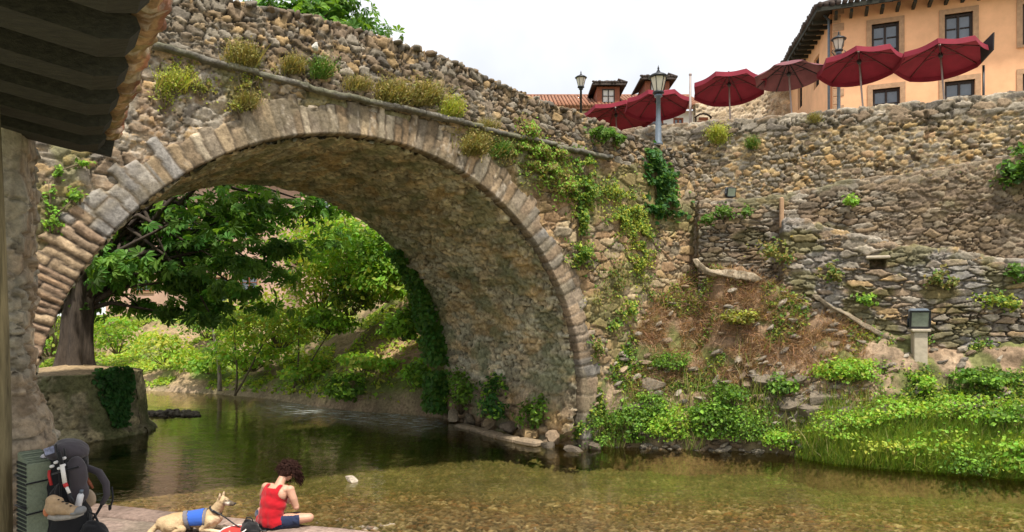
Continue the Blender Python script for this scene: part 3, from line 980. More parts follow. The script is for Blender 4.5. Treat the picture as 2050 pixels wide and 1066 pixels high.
def blades(name, pos, dirs, length, width, cols, seed=0):
    r = np.random.RandomState(seed)
    n = len(pos); d = unit(dirs)
    side = unit(np.cross(d, r.normal(0, 1, (n, 3))))
    bend = unit(np.cross(side, d)) * r.uniform(-.1, .55, (n, 1)) + np.array([0, 0, -.15])
    L = length[:, None]; W = width[:, None]
    p0 = pos; p1 = pos + d * L * .55 + bend * L * .12; p2 = pos + d * L + bend * L * .5
    V = np.stack([p0 - side * W, p0 + side * W, p1 + side * W * .75, p1 - side * W * .75, p2], 1)
    b = (np.arange(n) * 5)[:, None]
    q = b + np.array([[0, 1, 2, 3]]); t = b + np.array([[3, 2, 4]])
    return mesh_np(name, V.reshape(-1, 3), q, t, np.repeat(cols, 5, 0), smooth=False)


def leafcols(n, base, seed, var=.35, alt=None, altp=.2):
    r = np.random.RandomState(seed + 500)
    c = np.tile(np.array(base), (n, 1)) * r.uniform(1 - var, 1 + var, (n, 1))
    c[:, 0] *= r.uniform(.8, 1.25, n)
    if alt is not None:
        m = r.rand(n) < altp
        c[m] = np.array(alt) * r.uniform(.8, 1.2, (m.sum(), 1))
    return c


DKG = (.045, .105, .020); MIDG = (.105, .205, .030); BRG = (.23, .42, .05); YEL = (.35, .41, .065); OLI = (.24, .225, .065); STRAW = (.42, .32, .14); IVY = (.045, .135, .030)


def clump_points(c, r, n, k, seed, shell=.55, flat=.7, spread=.28):
    rr = np.random.RandomState(seed)
    u = unit(rr.normal(0, 1, (k, 3))); q = rr.uniform(shell, 1, (k, 1))
    cc = u * q
    w = rr.uniform(.5, 1.4, k); idx = rr.choice(k, n, p=w / w.sum())
    off = rr.normal(0, spread, (n, 3)); off[:, 2] *= flat
    p = cc[idx] + off
    nrm = unit(unit(off + 1e-6) * .6 + u[idx] * .5 + np.array([0, 0, .75]))
    return np.array(c) + p * np.array(r), nrm, idx, np.array(c) + cc * np.array(r)


def bush(name, label, cat, c, r, n, size, base, seed, alt=None, altp=.2, kind='leaf', group=None, k=None, parent=None, stems=True, ground=None, flt=None):
    c = np.array(c, float); r = np.array(r, float)
    root = empty(name, label, cat, (c[0], c[1], c[2] - r[2]), group)
    pos, nrm, idx, cc = clump_points(c, r, n, k or max(10, n // 60), seed)
    keep = pos[:, 2] > c[2] - r[2] * .95
    if flt is not None: keep &= flt(pos)
    pos, nrm, idx = pos[keep], nrm[keep], idx[keep]
    rr = np.random.RandomState(seed + 9)
    cols = leafcols(len(pos), base, seed, .3, alt, altp) * (.75 + .5 * hsh(idx, idx * 0, seed))[:, None]
    link('foliage', leaves('foliage', pos, nrm, size * rr.uniform(.5, 1.75, len(pos)), cols, kind, seed), M['leaf'], root)
    if stems:
        mb = MB()
        for q in cc[::max(1, len(cc) // 14)]:
            b0 = np.array([c[0] + (q[0] - c[0]) * .15, c[1] + (q[1] - c[1]) * .15, c[2] - r[2] * 1.05])
            md = (b0 + q) / 2 + rr.normal(0, .06, 3)
            mb.tube([b0, md, q], [.018 * r[2] + .006, .012 * r[2] + .004, .004], 5)
        mb.build('stems', M['twig'], root)
    return root


def wall_patch(name, label, cat, fn, spots, n, size, base, seed, kind='leaf', alt=None, altp=.25, group=None, depth=.16):
    """a plant that clings to a wall: fn(px, py) -> point, outward normal; spots = (px, py, rx, ry) in photo pixels"""
    rr = np.random.RandomState(seed)
    a = np.array([s[2] * s[3] for s in spots], float); idx = rr.choice(len(spots), n, p=a / a.sum())
    sp = np.array(spots, float)[idx]
    q = rr.uniform(0, 2 * math.pi, n); d = np.abs(rr.normal(0, .55, n))
    d = d * (.72 + .45 * vnoise(q * 1.4 + idx * 7.3, idx * 3.1, seed))
    px = sp[:, 0] + np.cos(q) * d * sp[:, 2]; py = sp[:, 1] + np.sin(q) * d * sp[:, 3]
    pts, nrm = fn(px, py)
    gap = (fbm(px / 14., py / 14., seed, 2) > .38 + .10 * np.clip(d - .6, 0, 1)) & (d < 1.5)
    pts, nrm = pts[gap], nrm[gap]; m = len(pts); dd = d[gap]
    out = depth * np.maximum(1.15 - dd, .12) * rr.uniform(.2, 1, m)
    pts = pts + nrm * out[:, None]
    cols = leafcols(m, base, seed, .35, alt, altp) * (.7 + .6 * fbm(px[gap] / 9., py[gap] / 9., seed + 1, 2))[:, None]
    c0 = pts.mean(0)
    root = empty(name, label, cat, c0, group)
    link('foliage', leaves('foliage', pts, nrm + np.array([0, 0, .6]), size * rr.uniform(.6, 1.3, m), cols, kind, seed, .8), M['leaf'], root)
    mb = MB()
    for s in spots:
        for e in range(3):
            x0 = s[0] + rr.uniform(-.4, .4) * s[2]; x1 = s[0] + rr.uniform(-.6, .6) * s[2]
            P3, N3 = fn(np.array([x0, (x0 + x1) / 2, x1]), np.array([s[1] + s[3] * .95, s[1], s[1] - s[3] * .8]))
            mb.tube(list(P3 + N3 * .04), [.014, .010, .004], 5)
    if len(spots) > 1:
        sx = np.array(sorted(spots, key=lambda q_: q_[1]), float); P3, N3 = fn(sx[:, 0], sx[:, 1]); mb.tube(list(P3 + N3 * .04), .012, 5)
    if cat != 'plant': mb.build('stems', M['twig'], root)
    return root


def tuft(name, label, fn, px, py, rx, ry, n, base, seed, alt=STRAW, altp=.16, group=None, cat='grass tuft'):
    """grass and weeds rooted in a ledge, arching up and out"""
    rr = np.random.RandomState(seed)
    x = px + rr.normal(0, .42, n) * rx; y = py + ry * rr.uniform(.2, .85, n)
    pts, nrm = fn(x, y)
    sc = np.linalg.norm(fn(np.array([px + 10.]), np.array([py]))[0] - fn(np.array([px + 0.]), np.array([py]))[0]) / 10
    dirs = nrm * rr.uniform(.1, .7, (n, 1)) + np.array([0, 0, 1]) + rr.normal(0, .35, (n, 3))
    L = ry * 1.35 * sc * rr.uniform(.4, 1.1, n)
    cols = leafcols(n, base, seed, .35, alt, altp)
    root = empty(name, label, cat, pts.mean(0), group)
    link('blades', blades('blades', pts + nrm * .03, dirs, L, (.003 + L * .008), cols, seed), M['grass'], root)
    m = n * 3; ii = rr.randint(0, n, m)
    p2 = pts[ii] + unit(dirs[ii]) * (L[ii] * rr.uniform(.05, .95, m))[:, None] + rr.normal(0, .035, (m, 3))
    link('leaves', leaves('leaves', p2, nrm[ii] + np.array([0, 0, .7]), sc * ry * .13 * rr.uniform(.6, 1.3, m), leafcols(m, base, seed + 1, .4, alt, altp * .5), 'leaf', seed), M['leaf'], root)
    return root


def on_bridge(px, py):
    t, z = face_tz(px, py)
    return bp(t, z, -.05), np.tile(-BN, (len(np.atleast_1d(px)), 1))


def on_tw(off):
    def f(px, py):
        s, z = tw_sz(px, py, off)
        return tw(s, z, off + .05), np.tile(TWN, (len(np.atleast_1d(px)), 1))
    return f


# plants on the bridge
G = 'grass tufts on the ledge of the bridge'
T_ = [(482, 112, 36, 36, 520, OLI, 'broad olive grass tuft on the bridge ledge, biggest and nearest the tiled eave'),
      (585, 130, 30, 26, 380, OLI, 'straw tinged tuft on the bridge ledge left of the greener one below the white stone'),
      (640, 138, 24, 28, 360, MIDG, 'upright green tuft on the bridge ledge just under the white stone'),
      (712, 168, 34, 20, 320, OLI, 'low spreading tuft on the bridge ledge above the crown of the arch'),
      (780, 187, 34, 32, 480, OLI, 'dense hanging tuft on the bridge ledge right of the arch crown'),
      (845, 188, 38, 32, 480, OLI, 'wide bushy tuft rising against the parapet right of the hanging one'),
      (900, 218, 24, 26, 340, YEL, 'small yellow green tuft at the right end of the row on the bridge ledge'),
      (970, 250, 28, 14, 200, OLI, 'thin flat tuft on the descending ledge between the yellow one and the weedy clump'),
      (945, 290, 30, 30, 380, OLI, 'olive tuft below the ledge on the right shoulder of the arch'),
      (1000, 300, 26, 22, 260, MIDG, 'green tuft on the arch shoulder right of the olive one'),
      (350, 160, 40, 34, 300, YEL, 'pale mossy tuft on the bridge wall beside the tiled eave'),
      (490, 200, 26, 26, 260, OLI, 'mossy tuft below the ledge above the left arch stones')]
for i_, a in enumerate(T_):
    tuft('grass_tuft', a[6], on_bridge, a[0], a[1], a[2], a[3], a[4], a[5], 200 + i_, group=G)
wall_patch('weedy_clump', 'yellow green weedy clump at the right end of the bridge ledge', 'plant', on_bridge, [(1052, 268, 32, 30), (1075, 305, 36, 34), (1095, 345, 46, 42), (1130, 375, 40, 36), (1060, 330, 24, 30), (1040, 300, 30, 20), (1110, 310, 30, 24)], 5000, .075, OLI, 230, alt=BRG, altp=.4, depth=.25)
wall_patch('creeper', 'green creeper hanging in a narrow column right of the arch', 'creeper', on_bridge, [(1165, 335, 26, 40), (1165, 385, 36, 44), (1158, 440, 18, 44), (1160, 510, 28, 34)], 3200, .085, MIDG, 231, alt=YEL, altp=.3, depth=.25)
wall_patch('ivy', 'dark glossy ivy patch below the blue grey lamp post', 'ivy', on_bridge, [(1303, 325, 18, 34), (1318, 360, 32, 36), (1332, 405, 36, 36), (1310, 420, 20, 18)], 2300, .12, IVY, 232, kind='ivy', alt=MIDG, altp=.3, depth=.25)
wall_patch('leafy_bush', 'leafy green bush draped over the low end of the parapet', 'bush', on_bridge, [(1182, 262, 16, 14), (1205, 272, 24, 18), (1228, 282, 14, 14)], 700, .10, MIDG, 233, depth=.35)
wall_patch('weeds', 'light green weeds growing down the wall right of the creeper', 'plant', on_bridge, [(1265, 420, 36, 40), (1275, 470, 32, 54), (1278, 530, 30, 44), (1225, 385, 50, 36), (1240, 440, 40, 50), (1285, 480, 24, 70)], 5200, .065, YEL, 234, alt=MIDG, altp=.35, depth=.15)
wall_patch('weeds', 'small green weeds on the wall above the slope foot', 'plant', on_bridge, [(1252, 620, 30, 34), (1228, 655, 20, 18)], 480, .09, MIDG, 235, alt=YEL, altp=.4, depth=.18)
wall_patch('weeds', 'grey green weed beside the bottom stones of the arch', 'plant', on_bridge, [(1190, 695, 17, 24)], 240, .08, OLI, 236, alt=MIDG, altp=.4, depth=.18)
wall_patch('creeper', 'bright creeper on the left abutment under the tiled eave', 'creeper', on_bridge, [(105, 440, 20, 30), (100, 395, 12, 40), (150, 395, 26, 18), (165, 328, 22, 12), (115, 345, 12, 24)], 1000, .065, BRG, 237, alt=MIDG, altp=.3, depth=.12)
wall_patch('moss', 'mossy yellow growth over the pale wall beside the tiled eave', 'moss', on_bridge, [(370, 150, 50, 30), (400, 175, 40, 26), (330, 190, 30, 30)], 1500, .05, OLI, 270, alt=YEL, altp=.4, depth=.07)
wall_patch('moss', 'olive growth hanging under the bridge ledge above the left arch stones', 'moss', on_bridge, [(490, 175, 34, 40), (470, 215, 28, 20), (520, 160, 30, 18)], 1200, .05, OLI, 271, alt=YEL, altp=.3, depth=.08)
wall_patch('weeds', 'thin straw weeds under the ledge right of the arch crown', 'plant', on_bridge, [(960, 285, 46, 26), (1010, 310, 36, 24), (930, 262, 30, 10)], 1300, .055, OLI, 272, alt=STRAW, altp=.3, depth=.1)
wall_patch('weeds', 'sparse weeds low on the bridge wall between the creeper and the slope', 'plant', on_bridge, [(1225, 560, 40, 60), (1190, 610, 24, 40), (1300, 590, 30, 30)], 1000, .06, OLI, 273, alt=MIDG, altp=.3, depth=.1)
tuft('grass_tuft', 'yellow bushy tuft growing from the tan terrace wall', on_tw(0), 1438, 268, 20, 26, 380, YEL, 240, group='plants in the terrace wall', cat='plant')
tuft('grass_tuft', 'smaller green tuft growing from the tan terrace wall', on_tw(0), 1506, 285, 15, 18, 260, MIDG, 241, group='plants in the terrace wall', cat='plant')
tuft('grass_tuft', 'thin mossy tuft high in the terrace wall under the plum parasol', on_tw(0), 1630, 235, 16, 16, 180, OLI, 242, group='plants in the terrace wall', cat='plant')
tuft('grass_tuft', 'straw grass on top of the dry stone wall near its right end', on_tw(.3), 1845, 362, 40, 20, 320, OLI, 243, group='plants in the terrace wall', cat='plant')
tuft('grass_tuft', 'green grass on top of the dry stone wall beside the dark shrub', on_tw(.3), 1945, 348, 46, 20, 360, MIDG, 244, group='plants in the terrace wall', cat='plant')
wall_patch('fern', 'bright green fern in the dry stone wall', 'fern', on_tw(.55), [(1703, 404, 17, 13)], 180, .11, BRG, 245)
wall_patch('weeds', 'green weeds on the wall ledge left of the upright edging stone', 'plant', on_tw(.6), [(1450, 425, 26, 16), (1497, 426, 15, 13), (1415, 440, 18, 14)], 420, .10, MIDG, 246)
for i_, (x_, y_, a_, b_, lb) in enumerate([(1545, 505, 40, 30, 'mossy weeds on the wall right of the pale root'), (1735, 600, 26, 16, 'green weeds at the foot of the rough wall left of the floodlight'),
                                           (1880, 560, 34, 26, 'olive weeds on the rough wall above the floodlight'), (1990, 600, 50, 22, 'yellow weeds across the rough wall at its right end'),
                                           (1660, 545, 22, 20, 'olive weeds left of the dark drain hole'), (2035, 545, 24, 18, 'green weeds near the top right of the rough wall')]):
    wall_patch('weeds', lb, 'plant', on_tw(1.0), [(x_, y_, a_, b_), (x_ + a_ * .7, y_ + 8, a_ * .5, b_ * .7)], 420, .085, (OLI, BRG, OLI, YEL, OLI, MIDG)[i_], 250 + i_, alt=MIDG, altp=.3, group='weeds on the rough wall')
bush('shrub', 'dark green shrub at the right edge on the dry stone wall', 'bush', P(2062, 345, 15.9), (.55, .4, .5), 1500, .11, MIDG, 260, alt=DKG, altp=.4)

# ------------------------------------------------------------------ undergrowth on the right bank
def on_bank(px, b):
    D, z = bank_pt(px, b)
    return np.stack([(px - 1025) / F * D, D, z], -1)


B_ = [(1200, .06, .34, .34, .36, MIDG, 'small nettle bush against the foot of the arch'),
      (1258, .10, .50, .4, .46, MIDG, 'round leafy bush right of the small nettle bush'),
      (1345, .06, .55, .4, .40, BRG, 'bright leafy bush in the middle of the row at the slope foot'),
      (1420, .08, .50, .4, .40, MIDG, 'low dense bush right of the bright one'),
      (1500, .08, .62, .4, .42, MIDG, 'long green bush at the right end of the row, before the tall grass'),
      (1455, .26, .40, .4, .30, MIDG, 'light green bush on the slope behind the row'),
      (1300, .24, .40, .3, .34, MIDG, 'leafy bush above the bright one near the bridge foot'),
      (1560, .40, .36, .4, .24, MIDG, 'small bush among grey rocks on the slope'),
      (1575, .05, .45, .3, .26, BRG, 'small bright bush where the tall grass begins'),
      (1700, .60, .70, .4, .24, BRG, 'spreading bright weeds left of the floodlight post'),
      (1842, .62, .24, .20, .17, BRG, 'little round bush at the foot of the floodlight post'),
      (1960, .70, .45, .4, .20, MIDG, 'low bush on the bare ledge right of the floodlight post'),
      (1690, .20, .8, .5, .26, BRG, 'leafy nettles at the back of the tall grass'),
      (1790, .34, .8, .5, .30, BRG, 'leafy nettles on the slope just below the floodlight post'),
      (1930, .42, .9, .5, .30, BRG, 'broad leafy nettles right of and below the floodlight post'),
      (2040, .36, .8, .5, .34, MIDG, 'darker nettles at the right end of the bank'),
      (1780, .08, .7, .4, .22, YEL, 'yellow green clump in the tall grass at the water edge'),
      (1880, .14, .8, .4, .28, BRG, 'leafy clump at the water edge below the floodlight'),
      (1960, .03, .6, .3, .22, MIDG, 'dark leafy clump overhanging the water right of the floodlight'),
      (2045, .08, .7, .4, .30, BRG, 'leafy clump at the water edge in the far right corner'),
      (1340, .52, .42, .3, .24, MIDG, 'dark weeds on the reddish scree left side'),
      (1480, .74, .40, .3, .18, OLI, 'sparse olive weeds high on the reddish scree')]
for i_, (x_, b_, rx, ry, rz, cl, lb) in enumerate(B_):
    p = on_bank(np.array([x_ + 0.]), np.array([b_]))[0]
    bush('bush', lb, 'bush', (p[0], p[1] - .12, p[2] + rz * .62), (rx, ry, rz), int((4000 if not 11 < i_ < 20 else 2300) * rx * (rz + .25)) + 500, (.05, .068, .056, .078)[i_ % 4], cl, 300 + i_, alt=BRG if cl is MIDG else YEL, altp=.25, group='bushes on the right bank')

rs = np.random.RandomState(77)
n = 90000
px = rs.uniform(1150, 2200, n); b = rs.uniform(.0, 1.0, n) ** 1.0
pts = on_bank(px, b)
msk = fbm(pts[:, 0] / .8, pts[:, 1] / .4 + pts[:, 2], 131, 3)
redz = (px > 1270) & (px < 1700) & (b > .42)
keep = (msk > np.where(redz, .59, .46)) & (rs.rand(n) < .8) & ((b > .05) | (px > 1600))
p2 = pts[keep] + np.array([0, -.02, .06]) + rs.normal(0, .05, (keep.sum(), 3))
o_ = link('bank_weeds', leaves('bank_weeds', p2, np.tile((0., -.5, .8), (len(p2), 1)), rs.uniform(.035, .10, len(p2)), leafcols(len(p2), MIDG, 71, .45, YEL, .3), 'leaf', 71), M['leaf'])
tag(o_, 'low green weeds scattered over the slope of the right bank', 'weeds', kind='stuff')
# dry reddish brush on the scree
n = 34000
px = rs.uniform(1255, 1740, n); b = rs.uniform(.36, 1.02, n); pts = on_bank(px, b)
keep = fbm(pts[:, 0] / .5, pts[:, 2] / .4, 133, 3) > .40
pts = pts[keep]; m_ = len(pts)
o_ = link('dry_brush', blades('dry_brush', pts, rs.normal(0, .8, (m_, 3)) + np.array([0, -.5, .35]), rs.uniform(.10, .40, m_), rs.uniform(.003, .007, m_), leafcols(m_, (.43, .29, .185), 72, .5, (.24, .16, .09), .35), 72), M['grass'])
tag(o_, 'dry reddish brush covering the scree in the middle of the slope', 'dry brush', kind='stuff')
# tall grass at the water on the right
n = 38000
px = rs.uniform(1540, 2250, n); b = np.abs(rs.normal(.05, .16, n))
keep = (b < .5) & (rs.rand(n) < sstep(1565, 1640, px)); px, b = px[keep], b[keep]; pts = on_bank(px, b)
pts[:, 1] -= .15
L = rs.uniform(.14, .56, len(pts)) * (.55 + .45 * sstep(1570, 1720, px))
o_ = link('tall_grass', blades('tall_grass', pts + np.array([0, 0, -.05]), np.array([0, -.28, 1.0]) + rs.normal(0, .28, (len(pts), 3)), L, rs.uniform(.004, .008, len(pts)), leafcols(len(pts), (.19, .31, .04), 73, .35, (.31, .35, .07), .3), 73), M['grass'])
tag(o_, 'tall bright grass leaning over the water on the right bank', 'grass', kind='stuff')

# scree of slabs below the wall
rs = np.random.RandomState(76); vs = []; fq = []; f3 = []; cl = []; nb = 0
for k in range(620):
    zone = k % 3 if k % 9 != 2 and k % 9 != 5 else k % 2
    x_ = (rs.normal(1625, 60), rs.uniform(1180, 2150), rs.uniform(1180, 1600))[zone]; b_ = (rs.uniform(.22, .55), rs.uniform(.0, 1.0), rs.uniform(-.03, .10))[zone]
    p = on_bank(np.array([x_]), np.array([b_]))[0]
    V, fs = rock_arrays((0, 0, 0), np.array((.13, .09, .05)) * rs.uniform(.45, 1.5), 900 + k, 7, 5)
    a_ = rs.uniform(-.7, .7); t_ = rs.uniform(-.2, .9)
    V = V @ np.array([[math.cos(a_), math.sin(a_), 0], [-math.sin(a_), math.cos(a_), 0], [0, 0, 1]]) @ np.array([[math.cos(t_), 0, math.sin(t_)], [0, 1, 0], [-math.sin(t_), 0, math.cos(t_)]])
    vs.append(V + p + np.array([0, -.06, .03])); cl.append(np.tile(GREY[rs.randint(0, 7)] * rs.uniform(.7, 1.4) * (.6 if zone == 2 else 1), (len(V), 1)))
    for f in fs: (fq if len(f) == 4 else f3).append([i + nb for i in f])
    nb += len(V)
o_ = link('scree', mesh_np('scree', np.concatenate(vs), fq, f3, np.concatenate(cl), smooth=False), M['rubble']); tag(o_, 'loose grey stones and slabs scattered over the right slope', 'stones', kind='stuff')
n = 3600
px = rs.uniform(1180, 2250, n); b = np.clip(rs.normal(.16, .16, n), .0, .6); pts = on_bank(px, b); keep = fbm(pts[:, 0] / .5, b * 6, 135, 3) > .5; pts = pts[keep]
o_ = link('reeds', blades('reeds', pts + np.array([0, -.1, 0]), np.array([0, -.15, 1.0]) + rs.normal(0, .3, (len(pts), 3)), rs.uniform(.3, .72, len(pts)), rs.uniform(.005, .010, len(pts)), leafcols(len(pts), (.24, .33, .07), 75, .4, (.42, .36, .17), .35), 75), M['grass'])
tag(o_, 'longer pale grass stems rising among the bushes of the right bank', 'grass', kind='stuff')
# rocks
def rock(name, label, c, r, base, seed, group=None, mat='rubble', n=12, m=9):
    V, fs = rock_arrays(c, r, seed, n, m)
    q = [f for f in fs if len(f) == 4]; t = [f for f in fs if len(f) == 3]
    cl = np.tile(np.array(base), (len(V), 1)) * (.85 + .3 * vnoise(V[:, 0] * 9, V[:, 2] * 9, seed))[:, None]
    o = link(name, mesh_np(name, V, q, t, cl, smooth=False), M[mat])
    return tag(o, label, 'rock', group)


rock('rock', 'single pale rock sticking out of the shallow water', P(702, 963, 13.4) + np.array([0, 0, .02]), (.12, .10, .09), (.55, .47, .38), 5)
c = bp(*face_tz(625, 98), -.13); rock('white_stone', 'round white stone set in the parapet', c, (.075, .06, .075), (.75, .73, .68), 9)
RK = [(1130, 878, .05, .20, 'squat boulder'), (1090, 868, .0, .28, 'brown boulder'), (1040, 862, .0, .22, 'cracked boulder'), (1005, 855, .0, .24, 'tilted slab of rock'), (960, 850, .0, .18, 'small wet rock'), (905, 840, .0, .2, 'pale block of rock')]
RL = ['squat brown boulder at the near corner of the arch foot', 'rounded ochre boulder second from the near corner under the arch', 'dark cracked boulder midway along the foot of the vault', 'tilted tan slab of rock under the ivy in the vault',
      'small wet rock in the vault beside the long flat stone', 'pale block of rock at the far corner of the vault']
for i_, (x_, y_, dz, r_, lb) in enumerate(RK):
    o_ = .75 + i_ * .92
    c = bp(BR - .22, .16, o_)
    rock('boulder', RL[i_], c, (r_ * 1.1, r_ * 1.3, r_), [(.30, .22, .15), (.36, .25, .13), (.20, .16, .12), (.34, .26, .17), (.17, .14, .10), (.40, .33, .24)][i_], 20 + i_, 'boulders along the foot of the vault')
mb = MB()
pts = [bp(BR - .62 - .1 * math.sin(k), .05 - .01 * k, .8 + k * .75) for k in range(6)]
for k in range(5):
    mb.box((pts[k] + pts[k + 1]) / 2, (.74, .34 - .04 * (k % 2), .16), (pts[k + 1] - pts[k], np.cross((0, 0, 1), pts[k + 1] - pts[k]), (0, 0, 1)), .05)
o_ = mb.build('stone_ledge', plain('wet_ledge_stone', (.25, .19, .13), .7, var=.4, scale=9, bump=.8)); tag(o_, 'long flat stone ledge at the water line under the vault', 'ledge')
for x_, D_, r_, lb in ((1146, 16.45, .20, 'wet dark boulder in front of the near foot of the arch'), (1100, 16.9, .17, 'low brown boulder in the water left of the near arch foot'), (1192, 16.7, .17, 'small boulder at the water edge right of the arch foot')):
    c = P(x_, 630, D_); c[2] = .03; rock('boulder', lb, c, (r_ * 1.2, r_ * .9, r_ * .75), (.13, .105, .08), int(x_), 'boulders at the arch foot')
RS = [(1590, .34), (1625, .28), (1650, .40), (1540, .42), (1700, .33), (1600, .48), (1665, .22), (1310, .44), (1270, .34), (1915, .48), (1990, .42), (1760, .38)]
RSL = ['grey slab of rock in the middle of the stony patch', 'low grey rock nearest the tall grass tip', 'large tilted rock at the top of the stony patch', 'rock half hidden behind the small bush on the slope', 'flat rock right of the stony patch',
       'brown rock above the stony patch', 'rock on the lower edge of the stony patch', 'long grey rock under the dark weeds on the scree', 'sloping slab beside the foot of the bridge wall', 'brown rock on the bare ledge by the floodlight', 'grey rock at the right end of the bare ledge', 'small rock above the nettles']
for i_, (x_, b_) in enumerate(RS):
    p = on_bank(np.array([x_ + 0.]), np.array([b_]))[0]
    rock('slope_rock', RSL[i_], p + np.array([0, -.05, .03]), (.34 + .2 * hsh(i_, 1), .22, .16 + .1 * hsh(i_, 2)), (.20, .165, .125), 40 + i_, 'rocks on the right slope')
# pale root along the wall foot
for nm_, lb, cat_, seq, r0 in (('pale_root', 'pale twisted root crossing the top of the reddish scree', 'root', [(1386, 522), (1412, 540), (1445, 549), (1480, 551), (1525, 562)], .085), ('stone_footing', 'pale ridge of footing running down to the floodlight post', 'footing', [(1625, 592), (1655, 608), (1690, 628), (1735, 655), (1775, 680), (1800, 690)], .055)):
    ctl = np.array([P(x_, y_, float(tw_D(x_, 1.12)) if x_ > 1400 else float(tw_D(1400, .9))) for x_, y_ in seq])
    u_ = np.linspace(0, len(seq) - 1, 90); pt = np.stack([np.interp(u_, np.arange(len(seq)), ctl[:, k]) for k in range(3)], -1)
    pt[:, 2] += .10 * (fbm(u_ * 1.6, u_ * 0, 7, 3) - .5); pt[:, 1] += .10 * (fbm(u_ * 1.3, u_ * 0 + 4, 8, 2) - .5)
    aa_ = np.linspace(0, 2 * math.pi, 15); U_, A_ = np.meshgrid(u_, aa_, indexing='ij')
    rr_ = r0 * (.55 + .9 * fbm(U_ * 2.2, np.cos(A_) * 1.2 + 3, 9, 3)) * (1 + .25 * np.sin(A_ * 3 + U_ * 2)) * sstep(-.1, .3, U_) * sstep(len(seq) - .9, len(seq) - 1.4, U_)
    Pg = pt[:, None] + rr_[..., None] * (np.cos(A_)[..., None] * np.array([.1, -.6, .5]) + np.sin(A_)[..., None] * np.array([0, .8, 1.0]))
    cl = np.ones(U_.shape + (3,)) * np.array((.33, .27, .195)) * (1.25 if nm_ == 'pale_root' else .85); cl = tint(cl, sstep(.5, .62, fbm(U_ * 4, A_, 10, 3)), (.17, .13, .085), .7)
    o_ = link(nm_, mesh_np(nm_, Pg, grid_faces(90, 15), col=cl), M['rubble']); tag(o_, lb, cat_)

# ivy inside the vault foot
def on_vault(o0, o1):
    pass
def vault_bush(lb, o, z, r, n, base, seed):
    c = bp(BR - .25, z, o)
    bush('bush', lb, 'bush', c, r, n, .10, base, seed, alt=BRG, altp=.25, group='bushes under the vault', stems=True)
vault_bush('green bush clinging to the vault wall above the boulders', 1.6, .75, (.35, .45, .45), 500, MIDG, 350)
vault_bush('dark ivy bush low on the vault wall near its middle', 3.2, .95, (.40, .6, .60), 800, IVY, 351)
vault_bush('leafy bush at the far end of the vault foot', 4.9, .9, (.40, .6, .60), 800, MIDG, 352)

# ------------------------------------------------------------------ tree plinth and big tree
PLC = np.array([-11.55, 19.1, 0.0])
plinth = empty('round_planter', 'round mossy masonry planter standing in the river under the big tree', 'planter', PLC)
ang = np.linspace(0, 2 * math.pi, 300); v = np.concatenate([np.linspace(-.4, 1.60, 60), [1.62, 1.62, 1.62]])
A, V = np.meshgrid(ang, v, indexing='ij')
K = np.broadcast_to(np.arange(len(v)), A.shape)
R_ = 1.75 - .12 * V - np.where(K == 60, .06, 0) - np.where(K == 61, .9, 0) - np.where(K == 62, 1.66, 0)
hS, cS = stones(A * 1.7, V, .55, .30, 61, pal((.25, .21, .12), (.21, .185, .11), (.28, .235, .14), (.18, .155, .10)), (.20, .175, .11), .035, .09)
cS = tint(cS, sstep(.45, .62, fbm(A * 2.2, V / .5, 62, 4)), (.26, .23, .15), .6)
cS = tint(cS, sstep(.50, .62, fbm(A * 3, V / .7, 63, 4)), (.075, .09, .03), .7)
cS = tint(cS, (K > 59) * 1.0, (.24, .17, .10), .9)
R_ = R_ + hS * (K < 60)
R_ = R_ + .16 * sstep(.25, .05, V) + .03 * np.sin(A * 5)
Pg = np.stack([PLC[0] + R_ * np.cos(A), PLC[1] + R_ * np.sin(A), V + (K > 60) * .10 * (K - 60)], -1)
link('masonry', mesh_np('planter_masonry', Pg, grid_faces(300, len(v)), col=cS), M['dark_stone'], plinth)
n = 1500; rs = np.random.RandomState(81)
a = rs.normal(-.42, .20, n); zz = rs.uniform(.25, 1.75, n); a = a + (1.7 - zz) * -.02
keep = np.abs(a + .42) < .12 + .24 * sstep(.2, 1.6, zz); a, zz = a[keep], zz[keep]
rr_ = 1.78 - .12 * zz + rs.uniform(.0, .12, len(a))
pos = np.stack([PLC[0] + rr_ * np.cos(a), PLC[1] + rr_ * np.sin(a), zz], -1); nrm = np.stack([np.cos(a), np.sin(a), a * 0 + .4], -1)
o_ = link('ivy', leaves('ivy', pos, nrm, rs.uniform(.07, .14, len(a)), leafcols(len(a), IVY, 82, .4), 'ivy', 82, .8), M['leaf'])
tag(o_, 'dark ivy trailing down the right side of the round planter', 'ivy')

TR = np.array([-11.65, 19.3, 1.6])
tree = empty('chestnut_tree', 'big broad leaved tree with a fluted trunk on the round planter', 'tree', TR)
mb = MB()
trunk_p = [TR + np.array(q) for q in ((0, 0, -.1), (.02, 0, .25), (.05, .02, .8), (.1, .05, 1.6), (.18, .1, 2.6), (.35, .2, 3.8), (.6, .4, 5.2))]
tv = []; nt_ = 28
rad = [.53, .42, .37, .34, .32, .28, .22]
aa = np.linspace(0, 2 * math.pi, nt_, endpoint=False)
zi = np.linspace(0, 6, 40); rows = []
for z0 in zi:
    i0 = min(int(z0), 5); f = z0 - i0
    c = trunk_p[i0] * (1 - f) + trunk_p[i0 + 1] * f; r = rad[i0] * (1 - f) + rad[i0 + 1] * f
    fl_ = 1 + (.16 * np.sin(aa * 5 + z0 * .5) + .07 * np.sin(aa * 9 + 1 + z0)) * (1.3 - z0 / 7) + .25 * max(0, .6 - z0) * np.maximum(0, np.sin(aa * 4 + .5))
    rows.append(np.stack([c[0] + r * fl_ * np.cos(aa), c[1] + r * fl_ * np.sin(aa), np.full(nt_, c[2])], -1))
tvv = np.concatenate(rows); q = []
